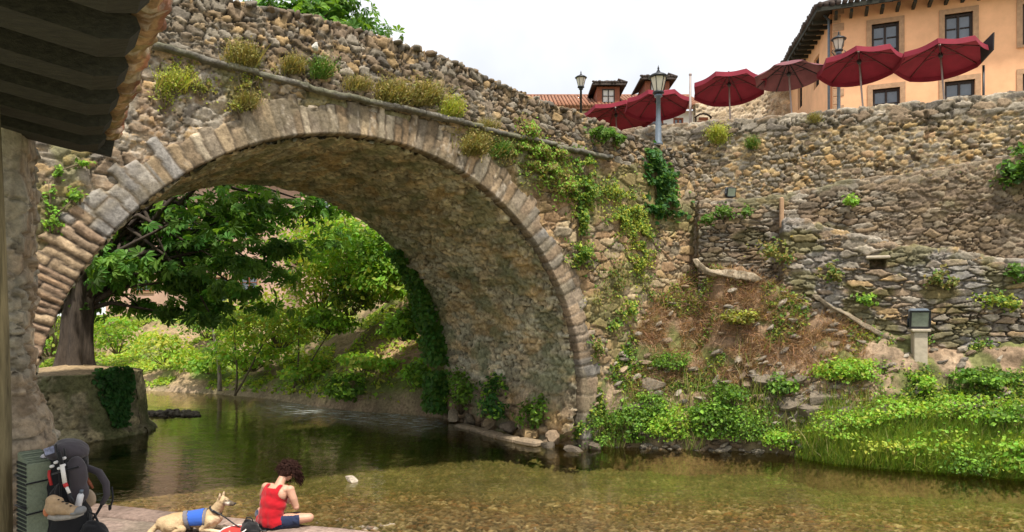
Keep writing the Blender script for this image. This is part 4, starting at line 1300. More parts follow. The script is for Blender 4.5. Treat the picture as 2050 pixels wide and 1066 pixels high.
for i_ in range(39):
    for k in range(nt_):
        q.append((i_ * nt_ + k, i_ * nt_ + (k + 1) % nt_, (i_ + 1) * nt_ + (k + 1) % nt_, (i_ + 1) * nt_ + k))
link('trunk', mesh_np('trunk', tvv, q), M['bark'], tree)
CR = np.array([-9.2, 21.2, 7.4])


def crown_keep(p):
    o = (p - BC) @ BN
    return (o > BW + .35) | (p[:, 2] > 9.2)


rs = np.random.RandomState(90)
pos1, nrm1, id1, cc1 = clump_points(CR, (4.7, 3.5, 5.2), 3500, 100, 91, .35, .45, .10)
pos2, nrm2, id2, cc2 = clump_points((-5.9, 21.3, 11.7), (2.1, 1.6, 1.2), 900, 18, 92, .4, .5, .2)
pos3, nrm3, id3, cc3 = clump_points((-8.4, 19.9, 4.6), (3.4, 1.5, 2.3), 1150, 40, 93, .3, .4, .10)
pos4, nrm4, id4, cc4 = clump_points((-11.6, 20.2, 4.6), (1.9, 1.5, 1.7), 1200, 30, 94, .3, .45, .14)
pos = np.concatenate([pos1, pos2, pos3, pos4]); nrm = np.concatenate([nrm1, nrm2, nrm3, nrm4]); ids = np.concatenate([id1, id2 + 200, id3 + 300, id4 + 400])
kp = crown_keep(pos) & (pos[:, 2] > 2.4); pos, nrm, ids = pos[kp], nrm[kp], ids[kp]
cols = leafcols(len(pos), (.085, .20, .032), 95, .35, (.16, .30, .045), .28) * (.75 + .5 * hsh(ids, ids * 0, 3))[:, None]
link('crown', leaves('crown', pos, nrm, rs.uniform(.20, .40, len(pos)), cols, 'palm', 96, .5, .4), M['leaf'], tree)
mb = MB(); fork = trunk_p[4]; top = trunk_p[6]
cen = np.concatenate([cc1, cc2, cc3, cc4]); cen = cen[crown_keep(cen)]
for c in cen[::2]:
    b0 = [trunk_p[3], fork, trunk_p[5], top][int(rs.randint(0, 4))]
    m1 = b0 * .6 + c * .4 + np.array([0, 0, .5]) + rs.normal(0, .2, 3)
    if not crown_keep(m1[None])[0]: continue
    mb.tube([b0, m1, c], [.10, .06, .014], 6)
mb.build('limbs', M['bark'], tree)

# far bank growth
def fbush(lb, px, py, D, rx, rz, n, base, seed, alt=None, altp=.25, size=.15, name='bush', cat='bush', ry=None):
    c = P(px, py, D)
    return bush(name, lb, cat, c, (rx, ry or rx * .8, rz), n, size, base, seed, alt, altp, group='bushes on the far bank')


FB = [(700, 500, 25.5, 1.5, 1.15, 2600, BRG, YEL, 'large sunlit bush in the middle of the far slope under the arch'),
      (790, 500, 24.6, 1.2, 1.2, 2000, BRG, MIDG, 'bright bush below the far edge of the vault'),
      (640, 560, 26.5, 1.4, 1.1, 2000, YEL, BRG, 'yellow green bush left of the sunlit one'),
      (845, 590, 22.8, .55, .9, 1300, MIDG, BRG, 'green vine bush beside the far end of the vault'),
      (700, 590, 25.2, .9, .7, 1200, MIDG, YEL, 'shaded bush under the sunlit bushes'),
      (560, 640, 27.0, 1.5, 1.0, 1900, YEL, BRG, 'pale loose bush by the water under the hanging branches'),
      (500, 700, 27.6, 1.4, .8, 1600, BRG, YEL, 'low bright bush behind the thin saplings'),
      (615, 745, 25.6, .8, .45, 800, BRG, YEL, 'light bush at the water edge right of the saplings'),
      (700, 775, 23.8, .8, .4, 800, MIDG, BRG, 'grassy bush at the water edge below the bare slope'),
      (420, 720, 28.6, 1.1, .55, 1000, BRG, YEL, 'leafy bush on the grass left of the saplings'),
      (330, 700, 30.0, 1.2, .6, 900, YEL, BRG, 'pale bush on the sunny grass behind the planter'),
      (235, 670, 31.5, 1.3, .8, 900, BRG, YEL, 'bright bush beside the trunk on the far grass'),
      (840, 745, 22.2, .5, .45, 600, BRG, MIDG, 'light green weeds at the foot of the vine column'),
      (600, 480, 29.0, 1.6, 1.0, 1500, BRG, MIDG, 'green bush below the pale house on the hill'),
      (770, 560, 24.4, 1.0, .75, 1700, BRG, YEL, 'sunlit bush halfway up the slope left of the vine column'),
      (700, 470, 27.0, 1.9, 1.0, 2400, YEL, BRG, 'bright yellow green bush high on the slope under the pale house'),
      (660, 640, 25.4, .9, .5, 1100, BRG, MIDG, 'bushy weeds above the bare patch of the far slope'),
      (810, 650, 23.0, .6, .5, 900, BRG, MIDG, 'green clump on the bare slope close to the vine column'),
      (740, 720, 23.4, .8, .35, 800, BRG, YEL, 'low clump on the lower part of the bare slope'),
      (100, 640, 33.0, 2.2, 1.6, 1500, BRG, YEL, 'tall bush at the far left seen between the wall end and the trunk'),
      (420, 640, 33.0, 1.4, .9, 900, MIDG, BRG, 'rounded bush in front of the pink wall')]
for i_, (x_, y_, D_, rx, rz, n_, cl, al, lb) in enumerate(FB):
    fbush(lb, x_, y_, D_, rx, rz, n_, cl, 400 + i_, al)
# vine column on the far arch edge
rs = np.random.RandomState(98); n = 4200
zz = rs.uniform(.2, 4.9, n); tt_ = np.where(zz > BZ, np.sqrt(np.maximum(BR ** 2 - (zz - BZ) ** 2, .1)), BR)
o2 = BW + rs.uniform(-.35, .35, n); tt_ = tt_ - rs.uniform(-.05, .65, n) * (1 - .5 * sstep(2.5, 4.5, zz))
pos = bp(tt_, zz, o2)
keep = fbm(zz / .5, o2, 99, 2) > .3
pos = pos[keep]
o_ = link('ivy', leaves('ivy', pos, np.tile(-BU + np.array([0, -.3, .4]), (len(pos), 1)), rs.uniform(.08, .17, len(pos)), leafcols(len(pos), (.075, .20, .035), 97, .45, MIDG, .3), 'ivy', 97, .9), M['leaf'])
tag(o_, 'tall dark ivy column hanging over the far edge of the vault', 'ivy')
# grass and weeds over the far bank
rs = np.random.RandomState(99); n = 48000
ll = rs.uniform(5, fl[-1] - 2, n); dd = rs.uniform(.1, 9, n); X, Y, Z = far_pt(ll, dd)
mk = fbm(X / .9, Z / .8 + Y * .3, 113, 4)
bare = (ll < 12.5) & (Z > .5) & (Z < 4.0)
keep = (mk < .56) & ~(bare & (rs.rand(n) < .35)); p_ = np.stack([X, Y, Z + .06], -1)[keep]
o_ = link('far_grass', leaves('far_grass', p_, np.tile((0., -.35, .9), (len(p_), 1)), rs.uniform(.07, .22, len(p_)), leafcols(len(p_), (.30, .46, .055), 74, .35, (.46, .50, .09), .3), 'leaf', 74), M['leaf'])
tag(o_, 'sunlit grass and weeds covering the far bank beyond the arch', 'grass', kind='stuff')
# thin saplings by the far water
SP = [(440, 775, 28.0, .055, 'pale', 3.2, 'sapling with a pale trunk at the far water edge'), (472, 785, 26.8, .03, 'dark', 2.7, 'thin dark double stemmed sapling right of the pale trunk'), (590, 770, 25.6, .025, 'dark', 2.6, 'slender sapling leaning over the light bush')]
for i_, (x_, y_, D_, r_, kd, H_, lb) in enumerate(SP):
    b0 = P(x_, y_, D_); rs = np.random.RandomState(500 + i_)
    root = empty('sapling', lb, 'tree', b0, 'saplings on the far bank')
    mb = MB()
    for s_ in range(1 if kd == 'pale' else 2):
        d_ = np.array([(.5 if s_ else -.1) + .1 * i_, 0, 1.0])
        mb.tube([b0 + d_ * H_ * f + np.array([.05 * math.sin(f * 6 + s_), 0, 0]) for f in np.linspace(-.05, 1, 7)], list(np.linspace(r_ * 1.6, r_ * .4, 7)), 7)
    mb.build('trunk', M['pale_bark' if kd == 'pale' else 'twig'], root)
    pos, nrm, idx, cc = clump_points(b0 + np.array([.15, 0, H_ * .85]), (1.0, .8, 1.0), 700, 26, 510 + i_, .3, .6, .16)
    link('crown', leaves('crown', pos, nrm, rs.uniform(.09, .17, len(pos)), leafcols(len(pos), YEL, 520 + i_, .3, BRG, .4), 'leaf', 520 + i_), M['leaf'], root)
# background trees
for i_, (c, r, n_, lb) in enumerate([((-23, 35, 6.5), (4.5, 3.5, 5.5), 2600, 'dark leafy tree at the far left behind the planter'), ((-3.2, 32.5, 7.6), (2.4, 2.0, 1.5), 1800, 'leafy tree on the hilltop behind the far end of the vault'), ((-30, 42, 8), (6, 4, 7), 1800, 'distant tree behind the pink house')]):
    root = empty('leafy_tree', lb, 'tree', (c[0], c[1], c[2] - r[2] - 1), 'trees behind the far bank')
    MB().tube([(c[0], c[1], c[2] - r[2] - 1.5), (c[0] + .1, c[1], c[2] - r[2] * .3), (c[0], c[1], c[2] + r[2] * .5)], [.3, .22, .06], 9).build('trunk', M['bark'], root)
    pos, nrm, idx, cc = clump_points(c, r, n_, 60, 530 + i_, .45, .6, .16)
    link('crown', leaves('crown', pos, nrm, rs.uniform(.22, .42, len(pos)), leafcols(len(pos), (.09, .20, .03), 540 + i_, .35, BRG, .3), 'leaf', 540 + i_), M['leaf'], root)
# gravel spit by the planter
rs = np.random.RandomState(111); vs = []; fq = []; f3 = []; cl = []; nb = 0
for k in range(420):
    c = P(rs.uniform(292, 398), 0, rs.uniform(22.0, 22.9)); c[2] = rs.uniform(-.03, .10) * (1 - abs(c[0] + 10.7) / 1.2)
    V, fs = rock_arrays(c, np.array((.07, .06, .04)) * rs.uniform(.6, 1.6), 3 + k, 6, 4)
    vs.append(V); cl.append(np.tile(np.array((.15, .125, .095)) * rs.uniform(.6, 1.5), (len(V), 1)))
    for f in fs: (fq if len(f) == 4 else f3).append([i + nb for i in f])
    nb += len(V)
o_ = link('gravel_spit', mesh_np('gravel_spit', np.concatenate(vs), fq, f3, np.concatenate(cl)), M['rubble']); tag(o_, 'dark spit of gravel in the river right of the round planter', 'gravel', kind='stuff')

# ------------------------------------------------------------------ houses
def wall_open(mb, o, d, n, L, z0, z1, ops, th=.3):
    """wall with real openings; ops = (s0, s1, za, zb)"""
    o = np.array(o, float); d = np.array(d, float); n = np.array(n, float)
    sx = sorted(set([0, L] + [v for q in ops for v in q[:2]])); sz = sorted(set([z0, z1] + [v for q in ops for v in q[2:]]))
    for a, b in zip(sx[:-1], sx[1:]):
        run = None
        for c, e in zip(sz[:-1], sz[1:]):
            hole = any(q[0] <= a + 1e-6 and b <= q[1] + 1e-6 and q[2] <= c + 1e-6 and e <= q[3] + 1e-6 for q in ops)
            if hole:
                if run: mb.box(o + d * (a + b) / 2 - n * th / 2 + np.array([0, 0, (run[0] + run[1]) / 2]), (b - a, th, run[1] - run[0]), (d, n, (0, 0, 1)))
                run = None
            else:
                run = (run[0], e) if run else (c, e)
        if run: mb.box(o + d * (a + b) / 2 - n * th / 2 + np.array([0, 0, (run[0] + run[1]) / 2]), (b - a, th, run[1] - run[0]), (d, n, (0, 0, 1)))


def window(par, o, d, n, q, frame_m, glass_m, muntins=(2, 3), fw=.07, deep=.14, trim=None, tw_=.2, name='window', sash=.05, sill=False):
    o = np.array(o, float); d = np.array(d, float); n = np.array(n, float); up = np.array([0, 0, 1.])
    s0, s1, z0, z1 = q; c = o + d * (s0 + s1) / 2 + up * (z0 + z1) / 2 - n * deep
    ax = (d, n, up)
    mb = MB(); w = s1 - s0; h = z1 - z0
    for sg in (-1, 1):
        mb.box(c + d * sg * (w / 2 - fw / 2), (fw, .10, h - .004), ax)
        mb.box(c + up * sg * (h / 2 - fw / 2 - .002), (w - 2 * fw - .004, .10, fw), ax)
    mb.box(c, (fw * .9, .09, h - 2 * fw - .004), ax)
    for k in range(1, muntins[1]):
        for sg in (-1, 1):
            mb.box(c + d * sg * (w / 4) + up * (h / 2 - fw - (h - 2 * fw) * k / muntins[1]), (w / 2 - fw * 1.5 - .01, .05, .028), ax)
    fr = mb.build(name, frame_m, par)
    MB().box(c - n * .03, (w - .02, .02, h - .02), ax).build('pane', glass_m, fr)
    if trim is not None:
        mb = MB()
        for sg in (-1, 1):
            mb.box(o + d * ((s0 + s1) / 2 + sg * (w / 2 + tw_ / 2)) + up * (z0 + z1) / 2 + n * -.05, (tw_, .16, h), ax)
        mb.box(o + d * (s0 + s1) / 2 + up * (z1 + tw_ / 2) + n * -.05, (w + 2 * tw_, .165, tw_), ax)
        mb.box(o + d * (s0 + s1) / 2 + up * (z0 - tw_ / 4) + n * -.03, (w + 2 * tw_, .20, tw_ / 2), ax)
        mb.build('frame', trim, fr)
    return fr


def tile_row(mb, a, b, out, r=.085, L=.5, slope=.35, seed=0):
    a = np.array(a, float); b = np.array(b, float); out = np.array(out, float)
    n = int(np.linalg.norm(b - a) / (r * 2.15)); rs = np.random.RandomState(seed)
    for k in range(n):
        p = a + (b - a) * (k + .5) / n + out * rs.uniform(-.03, .05) + np.array([0, 0, rs.uniform(-.012, .012)])
        mb.tube([p + out * .05, p - out * L + np.array([0, 0, L * slope])], [r, r * .85], 8)


# orange inn -----------------------------------------------------
HO = np.array([10.62, 24.0, 0.0]); HD = np.array([.925, -.379, 0]); HN = np.array([-.379, -.925, 0])
HS = np.array([.174, 1.0, 0]); HS = HS / np.linalg.norm(HS); HSN = np.array([-HS[1], HS[0], 0])
house = empty('inn', 'orange rendered inn with a dark tiled roof above the terrace', 'building', (HO[0], HO[1], 8.0))


def hpx(px, py):
    k = (px - 1025) / F
    s = (k * HO[1] - HO[0]) / (HD[0] - k * HD[1]); D = HO[1] + s * HD[1]
    return s, HC + (HY - py) / F * D


EZ = 12.93
ops = []
for x0, x1, yt, yb in ((1745, 1800, 40, 108), (1891, 1948, 20, 96), (2047, 2110, 6, 82), (1747, 1802, 170, 232), (1891, 1952, 157, 222), (2047, 2112, 148, 215)):
    s0, za = hpx(x0, yb); s1, zb = hpx(x1, yt); ops.append((s0, s1, za, zb))
zt = np.mean([q[3] for q in ops[:3]]); zl = np.mean([q[3] for q in ops[3:]]); zt = min(zt, EZ - .16)
ops = [(q[0], q[1], zt - 1.25, zt) for q in ops[:3]] + [(q[0], q[1], zl - 1.3, zl) for q in ops[3:]]
mb = MB(); wall_open(mb, HO, HD, HN, 8.2, 7.9, EZ + .25, ops)
sops = [(1.5, 2.3, 11.3, 12.4), (4.2, 5.0, 11.3, 12.4), (1.6, 2.4, 8.2, 10.1), (4.0, 4.9, 8.2, 10.1)]
mb2 = MB(); wall_open(mb2, HO + HSN * .0 + HS * .31, HS, HSN, 11.0, 7.9, EZ + .25, sops)
mb.box(HO + HD * 8.05 + HS * 5.5 + np.array([0, 0, 10.7]), (.3, 10, 5.5), (HD, HN, (0, 0, 1)))
mb.build('wall', M['orange'], house); mb2.build('wall', M['orange'], house)
for q in ops: window(house, HO, HD, HN, q, M['dark_frame'], M['glass'], trim=M['frame_stone'], tw_=.15)
for q in sops: window(house, HO + HS * .31, HS, HSN, q, M['dark_frame'], M['glass'])
# stone quoins at the corner
mb = MB(); rs = np.random.RandomState(4)
for k in range(20):
    z = 8.0 + k * .27
    mb.box(HO + HD * (.13 + .05 * (k % 2)) + HN * -.10 + np.array([0, 0, z]), (.24 + .10 * (k % 2), .24, .255), (HD, HN, (0, 0, 1)), .015)
mb.build('quoins', M['frame_stone'], house)
# roof: slab with overhang, rafters and tile ends
oh = .62
A0 = HO + HN * oh + HSN * oh * .8; A1 = HO + HD * 8.6 + HN * oh; A2 = HO + HS * 11.6 + HSN * oh; A3 = HO + HD * 8.6 + HS * 11.6
mid = HO + HD * 4.2 + HS * 4.6; mid2 = HO + HD * 4.2 + HS * 9
def at(p, z): return np.array([p[0], p[1], z])
mb = MB()
for top, dz in ((1, .14), (0, 0)):
    pts = [at(A0, EZ + dz), at(A1, EZ + dz), at(A3, EZ + dz), at(A2, EZ + dz), at(mid, EZ + 1.9 + dz), at(mid2, EZ + 1.9 + dz)]
    fs = [(0, 1, 4), (1, 2, 5, 4), (2, 3, 5), (3, 0, 4, 5)]
    mb.add(pts, fs if top else [tuple(reversed(f)) for f in fs])
mb.add([at(p, EZ + z) for z in (0, .14) for p in (A0, A1, A3, A2)], [(0, 1, 5, 4), (1, 2, 6, 5), (2, 3, 7, 6), (3, 0, 4, 7)])
roof = mb.build('roof', M['dark_wood'], house)
mb = MB(); tile_row(mb, at(A0, EZ + .20), at(A1, EZ + .20), HN, .085, .7, .3, 1); tile_row(mb, at(A0, EZ + .20), at(A2, EZ + .20), HSN, .085, .7, .3, 2)
mb.build('tiles', M['dark_tile'], roof)
mb = MB()
for k in range(19):
    p = HO + HD * (.1 + k * .45); mb.box(at(p + HN * .28, EZ - .055), (.09, .62, .11), (HD, HN, (0, 0, 1)))
for k in range(24):
    p = HO + HS * (.2 + k * .47); mb.box(at(p + HSN * .28, EZ - .055), (.09, .62, .11), (HS, HSN, (0, 0, 1)))
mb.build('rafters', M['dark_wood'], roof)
# brackets and drain pipe
mb = MB(); p = HO + HSN * .09 + HS * .1; mb.tube([at(p, 8.0), at(p, 12.9), at(p + HSN * .2 + HS * .1, 13.2)], .045, 8)
mb.build('drain_pipe', M['grey_paint'], house)
mb = MB()
for sd in (3.2, 6.0, 8.4):
    p = HO + HS * sd; mb.box(at(p + HSN * .40, 10.2), (.14, .8, .14), (HS, HSN, (0, 0, 1))); mb.tube([at(p + HSN * .04, 9.3), at(p + HSN * .72, 10.1)], .07, 6)
mb.box(at(HO + HS * 6 + HSN * .55, 10.36), (6.5, 1.0, .16), (HS, HSN, (0, 0, 1)))
mb.build('wooden_gallery', M['dark_wood'], house)

# white house with two dormers ------------------------------------
WH = np.array([1.2, 38.0, 7.4])
wh = empty('white_house', 'white house with two wooden dormers in its tiled roof behind the parasols', 'building', WH)
XD = np.array([1., 0, 0]); YN = np.array([0, -1., 0])
def wpx(px, py, D=38.0): return (px - 1025) / F * D - WH[0], HC + (HY - py) / F * D
wops = []
for x0, x1, y0, y1 in ((1348, 1368, 236, 262), (1268, 1284, 234, 262), (1302, 1328, 234, 262), (1230, 1250, 234, 262), (1150, 1172, 236, 262)):
    a, zb = wpx(x0, y0); b_, za = wpx(x1, y1); wops.append((a, b_, za, zb))
wops = [(q[0], q[1], 12.65, 13.42) for q in wops]
mb = MB(); wall_open(mb, (WH[0], WH[1], 0), XD, YN, 8.5, 7.4, 13.78, wops)
mb.box((WH[0] + 8.35, 41, 10.6), (.3, 5.3, 6.4)); mb.box((WH[0] + .15, 41, 10.6), (.3, 5.3, 6.4))
mb.build('wall', M['white_wall'], wh)
for q in wops: window(wh, (WH[0], WH[1], 0), XD, YN, q, M['brown_wood'], M['glass'], muntins=(2, 2), fw=.08, deep=.05)
mb = MB()
e0, e1 = (WH[0] - .5, 37.45), (WH[0] + 8.9, 37.45)
for s_ in (0, 1):
    z_ = .13 * s_
    v = [(e0[0], e0[1], 13.72 + z_), (e1[0], e1[1], 13.72 + z_), (e1[0], 41.2, 15.35 + z_), (e0[0], 41.2, 15.35 + z_), (e1[0], 45, 13.7 + z_), (e0[0], 45, 13.7 + z_)]
    f = [(0, 1, 2, 3), (3, 2, 4, 5)]
    mb.add(v, f if s_ else [tuple(reversed(q)) for q in f])
mb.box(((e0[0] + e1[0]) / 2, 37.46, 13.78), (e1[0] - e0[0], .05, .12))
rf = mb.build('roof', M['roof_tile'], wh)
mb = MB(); n_ = 50
for k in range(n_):
    x = e0[0] + (e1[0] - e0[0]) * (k + .5) / n_
    mb.tube([(x, 37.35, 13.88), (x, 41.2, 15.52)], [.085, .08], 7)
mb.tube([(e0[0], 41.2, 15.53), (e1[0], 41.2, 15.53)], .10, 8)
mb.build('tiles', M['roof_tile'], rf)
mb = MB()
zb = 12.3; x0 = wpx(1248, 262)[0] + WH[0]; x1 = wpx(1330, 262)[0] + WH[0]
mb.box(((x0 + x1) / 2, 37.4, zb + .62), (x1 - x0, .08, .07)); mb.box(((x0 + x1) / 2, 37.5, zb), (x1 - x0, 1.0, .14))
k = x0
while k < x1: mb.box((k, 37.4, zb + .32), (.05, .05, .52)); k += .16
mb.build('balcony', M['dark_frame'], wh)
for cx, w_, yy, zz in (((1218 - 1025) / F * 37.9, 1.18, 37.9, 15.02), ((1316 - 1025) / F * 37.6, 1.25, 37.6, 15.22)):
    mb = MB(); q = (.26, w_ - .26, zz - .85, zz - .12)
    wall_open(mb, (cx - w_ / 2, yy, 0), XD, YN, w_, zz - 1.25, zz, [q], .12)
    for sg in (-1, 1): mb.box((cx + sg * (w_ / 2 - .05), yy + 1.2, zz - .62), (.1, 2.15, 1.24))
    dm = mb.build('dormer', M['brown_wood'], wh)
    wn_ = window(dm, (cx - w_ / 2, yy, 0), XD, YN, q, M['dark_frame'], M['white_wall'], (2, 2), .05, .03)
    mb = MB(); ov = .28
    for s_ in (0, 1):
        z_ = zz + .10 * s_
        v = [(cx - w_ / 2 - ov, yy - ov, z_), (cx + w_ / 2 + ov, yy - ov, z_), (cx + w_ / 2 + ov, yy + 2.6, z_ + .02), (cx - w_ / 2 - ov, yy + 2.6, z_ + .02), (cx, yy + .55, z_ + .42), (cx, yy + 2.6, z_ + .42)]
        f = [(0, 1, 4), (1, 2, 5, 4), (3, 0, 4, 5)]
        mb.add(v, f if s_ else [tuple(reversed(q_)) for q_ in f])
    for a, b_ in (((cx - w_ / 2 - ov, yy - ov), (cx + w_ / 2 + ov, yy - ov)), ((cx + w_ / 2 + ov, yy - ov), (cx + w_ / 2 + ov, yy + 2.6)), ((cx - w_ / 2 - ov, yy - ov), (cx - w_ / 2 - ov, yy + 2.6))):
        c = np.array([(a[0] + b_[0]) / 2, (a[1] + b_[1]) / 2, zz + .05]); d_ = np.array([b_[0] - a[0], b_[1] - a[1], 0]); L = np.linalg.norm(d_)
        mb.box(c, (L, .04, .10), (d_, np.cross((0, 0, 1), d_), (0, 0, 1)))
    tile_row(mb, (cx - w_ / 2 - ov, yy - ov, zz + .14), (cx + w_ / 2 + ov, yy - ov, zz + .14), (0, -1, 0), .07, .45, .4, 3)
    tile_row(mb, (cx + w_ / 2 + ov, yy - ov, zz + .14), (cx + w_ / 2 + ov, yy + 2.6, zz + .14), (1, 0, 0), .07, .45, .4, 4)
    mb.build('dormer_roof', M['dark_tile'], dm)
# the base storey stands on the hill
# stone ruin wall between the houses ------------------------------
RW = empty('stone_gable_wall', 'pale sunlit rubble wall between the white house and the orange inn', 'wall', (9.5, 31, 8))
s = np.arange(0, 5.6, .05); v = np.linspace(0, 1, 100)
S_, V_ = np.meshgrid(s, v, indexing='ij')
ztop = interp(S_, [(0, 12.1), (1.0, 12.3), (2.0, 12.55), (3.2, 12.95), (5.6, 13.3)]) + .10 * (fbm(S_ / .3, S_ * 0, 4, 2) - .5)
Z_ = 7.5 + V_ * (ztop - 7.5)
h_, c_ = stones(S_, Z_, .34, .2, 140, pal((.60, .48, .33), (.52, .40, .26), (.66, .54, .40), (.45, .35, .24)), (.62, .52, .38), .05, .13)
B0 = P(1392, 600, 31); B0[2] = 0
Pg = B0 + S_[..., None] * np.array([1, -.08, 0]) + (Z_)[..., None] * np.array([0, 0, 1.]) + h_[..., None] * np.array([0, -1., 0])
Pb = Pg + np.array([0, .45, 0])
Pg = np.concatenate([Pg, Pb[:, ::-1]], 1); c_ = np.concatenate([c_, c_[:, ::-1]], 1)
link('masonry', mesh_np('ruin', Pg, grid_faces(len(s), 200), col=c_), M['stone'], RW)

# pink houses beyond the river -------------------------------------
for i_, (ox, oy, L, z1, lb, ops) in enumerate([(-23.0, 41.0, 11.0, 10.6, 'pink rendered house seen through the tree beyond the river', [(1.6, 2.6, 4.4, 5.9), (4.2, 5.2, 4.4, 5.9), (7.6, 8.6, 4.4, 5.9), (1.6, 2.6, 7.4, 8.9), (4.2, 5.2, 7.4, 8.9), (7.6, 8.6, 7.4, 8.9), (5.9, 6.9, 3.0, 5.2)]),
                                               (-11.2, 38.5, 6.8, 11.2, 'pale pink house on the hill behind the sunlit bushes', [(1.0, 1.9, 5.4, 6.9), (3.8, 4.7, 5.4, 6.9), (1.0, 1.9, 8.2, 9.6), (3.4, 4.3, 8.2, 9.6), (5.2, 6.1, 8.2, 9.6)])]):
    hs = empty('pink_house', lb, 'building', (ox, oy, 2.0))
    mb = MB(); wall_open(mb, (ox, oy, 0), XD, YN, L, 1.0, z1, ops)
    mb.box((ox + .15, oy + 3.2, z1 / 2 + .5), (.3, 5.7, z1 - 1)); mb.box((ox + L - .15, oy + 3.2, z1 / 2 + .5), (.3, 5.7, z1 - 1))
    mb.build('wall', M['pink_wall'], hs)
    for q in ops: window(hs, (ox, oy, 0), XD, YN, q, M['white_wall'] if i_ else M['brown_wood'], M['glass'], (2, 3), .07, .1, M['frame_stone'], .15)
    mb = MB()
    for s_ in (0, 1):
        z_ = z1 + .15 * s_
        v = [(ox - .5, oy - .5, z_), (ox + L + .5, oy - .5, z_), (ox + L + .5, oy + 3, z_ + 1.5), (ox - .5, oy + 3, z_ + 1.5), (ox + L + .5, oy + 6.5, z_), (ox - .5, oy + 6.5, z_)]
        f = [(0, 1, 2, 3), (3, 2, 4, 5)]
        mb.add(v, f if s_ else [tuple(reversed(q)) for q in f])
    for k in range(int(L / .2)): mb.tube([(ox - .4 + k * .2, oy - .58, z1 + .16), (ox - .4 + k * .2, oy + 3, z1 + 1.68)], .085, 6)
    mb.build('roof', M['roof_tile'], hs)

# ------------------------------------------------------------------ parasols
def canopy_mesh(R, rise, drop, rot, seed, scallop):
    n = 8; sub = 6; rs = np.random.RandomState(seed)
    vs = []; fs = []
    rings = [0.04, .2, .4, .6, .8, 1.0]
    N = n * sub
    for layer in (0, 1):
        for f in rings:
            for k in range(N):
                a = 2 * math.pi * k / N + rot; u = (k % sub) / sub
                flat = math.cos(math.pi / n) / math.cos((u - .5) * 2 * math.pi / n)
                sag = math.sin(math.pi * u)
                r = R * f * flat * (1 - .02 * sag * f)
                z = rise * (1 - f ** 1.15) - .045 * sag * f
                vs.append((r * math.cos(a), r * math.sin(a), z - .012 * layer))
        for k in range(N):
            a = 2 * math.pi * k / N + rot; u = (k % sub) / sub
            flat = math.cos(math.pi / n) / math.cos((u - .5) * 2 * math.pi / n)
            sag = math.sin(math.pi * u)
            r = R * flat * (1 - .02 * sag) + .012 - .012 * layer
            z = -.045 * sag - drop * (1 if not scallop else (.72 + .28 * abs(math.sin(math.pi * u * 2))))
            vs.append((r * math.cos(a), r * math.sin(a), z))
    m = len(rings) + 1
    for layer in (0, 1):
        b = layer * m * N
        for i in range(m - 1):
            for k in range(N):
                k2 = (k + 1) % N
                q = (b + i * N + k, b + i * N + k2, b + (i + 1) * N + k2, b + (i + 1) * N + k)
                fs.append(q if layer == 0 else q[::-1])
    for i in (0, m - 1):
        for k in range(N):
            k2 = (k + 1) % N
            fs.append((i * N + k, (m * N) + i * N + k, (m * N) + i * N + k2, i * N + k2))
    return MB().add(vs, fs, False)


GZ = 8.02
UM = [(1236, 232, 25.9, 1.36, .10, 0, 'leftmost dark red parasol, lowest behind the bridge parapet'),
      (1315, 205, 24.2, 1.10, .35, 0, 'dark red parasol directly behind the big lantern'),
      (1458, 170, 22.5, 1.14, .15, 0, 'dark red parasol left of the plum one, with sky above it'),
      (1582, 152, 21.5, 1.02, .02, 1, 'faded plum parasol without a valance, its dark ribs showing'),
      (1722, 125, 20.4, 1.12, .28, 0, 'bright red parasol right of the plum one, in front of the wall lantern'),
      (1882, 112, 19.8, 1.15, .20, 0, 'rightmost red parasol, beside the black banner')]
for i_, (px_, py_, D_, R_, rot, plum, lb) in enumerate(UM):
    c = P(px_, py_, D_); ez = c[2]
    root = empty('parasol', lb, 'parasol', (c[0], c[1] - .30, GZ), 'parasols on the terrace')
    root.rotation_euler = (-.16 if not plum else -.13, .02 * ((i_ * 7) % 3 - 1), 0)
    h = ez - GZ; up = np.array([0, 0, 1.])
    cm = canopy_mesh(R_, .40 if not plum else .46, .15 if not plum else .015, rot, i_, False)
    cm.v = [(v[0], v[1], v[2] + h) for v in cm.v]
    can = cm.build('canopy', M['plum_cloth' if plum else 'red_cloth'], root, False)
    MB().tube([(0, 0, .03), (0, 0, h + .38)], .024, 10).build('pole', M['pale_pole'], root, False)
    MB().lathe((0, 0, 0), [(.26, 0), (.26, .05), (.22, .08), (.06, .10), (.045, .32)], 20).build('base', M['iron'], root, False)
    MB().lathe((0, 0, h + .06), [(.05, -.06), (.06, 0), (.05, .06)], 10).build('runner', M['iron'], root, False)
    MB().lathe((0, 0, h + .42), [(.04, 0), (.03, .04), (.012, .09)], 8).build('finial', M['iron'], root, False)
    for k in range(8):
        a = 2 * math.pi * k / 8 + rot; e = np.array([math.cos(a), math.sin(a), 0])
        rise = .40 if not plum else .46
        rp = [e * R_ * f * .985 + up * (h + rise * (1 - f ** 1.15) - .03) for f in (.05, .3, .55, .8, 1.0)]
        rb = MB().tube(rp, .012, 5).build('rib', M['iron' if plum else 'rib'], root, False)
        MB().tube([up * (h + .08) + e * .05, e * R_ * .5 + up * (h + rise * (1 - .5 ** 1.15) - .04)], .008, 5).build('strut', M['iron' if plum else 'rib'], rb, False)

# ------------------------------------------------------------------ lanterns
M['lamp_glass'] = plain('frosted_lamp_glass', (.62, .58, .48), .25, var=.1, scale=3)


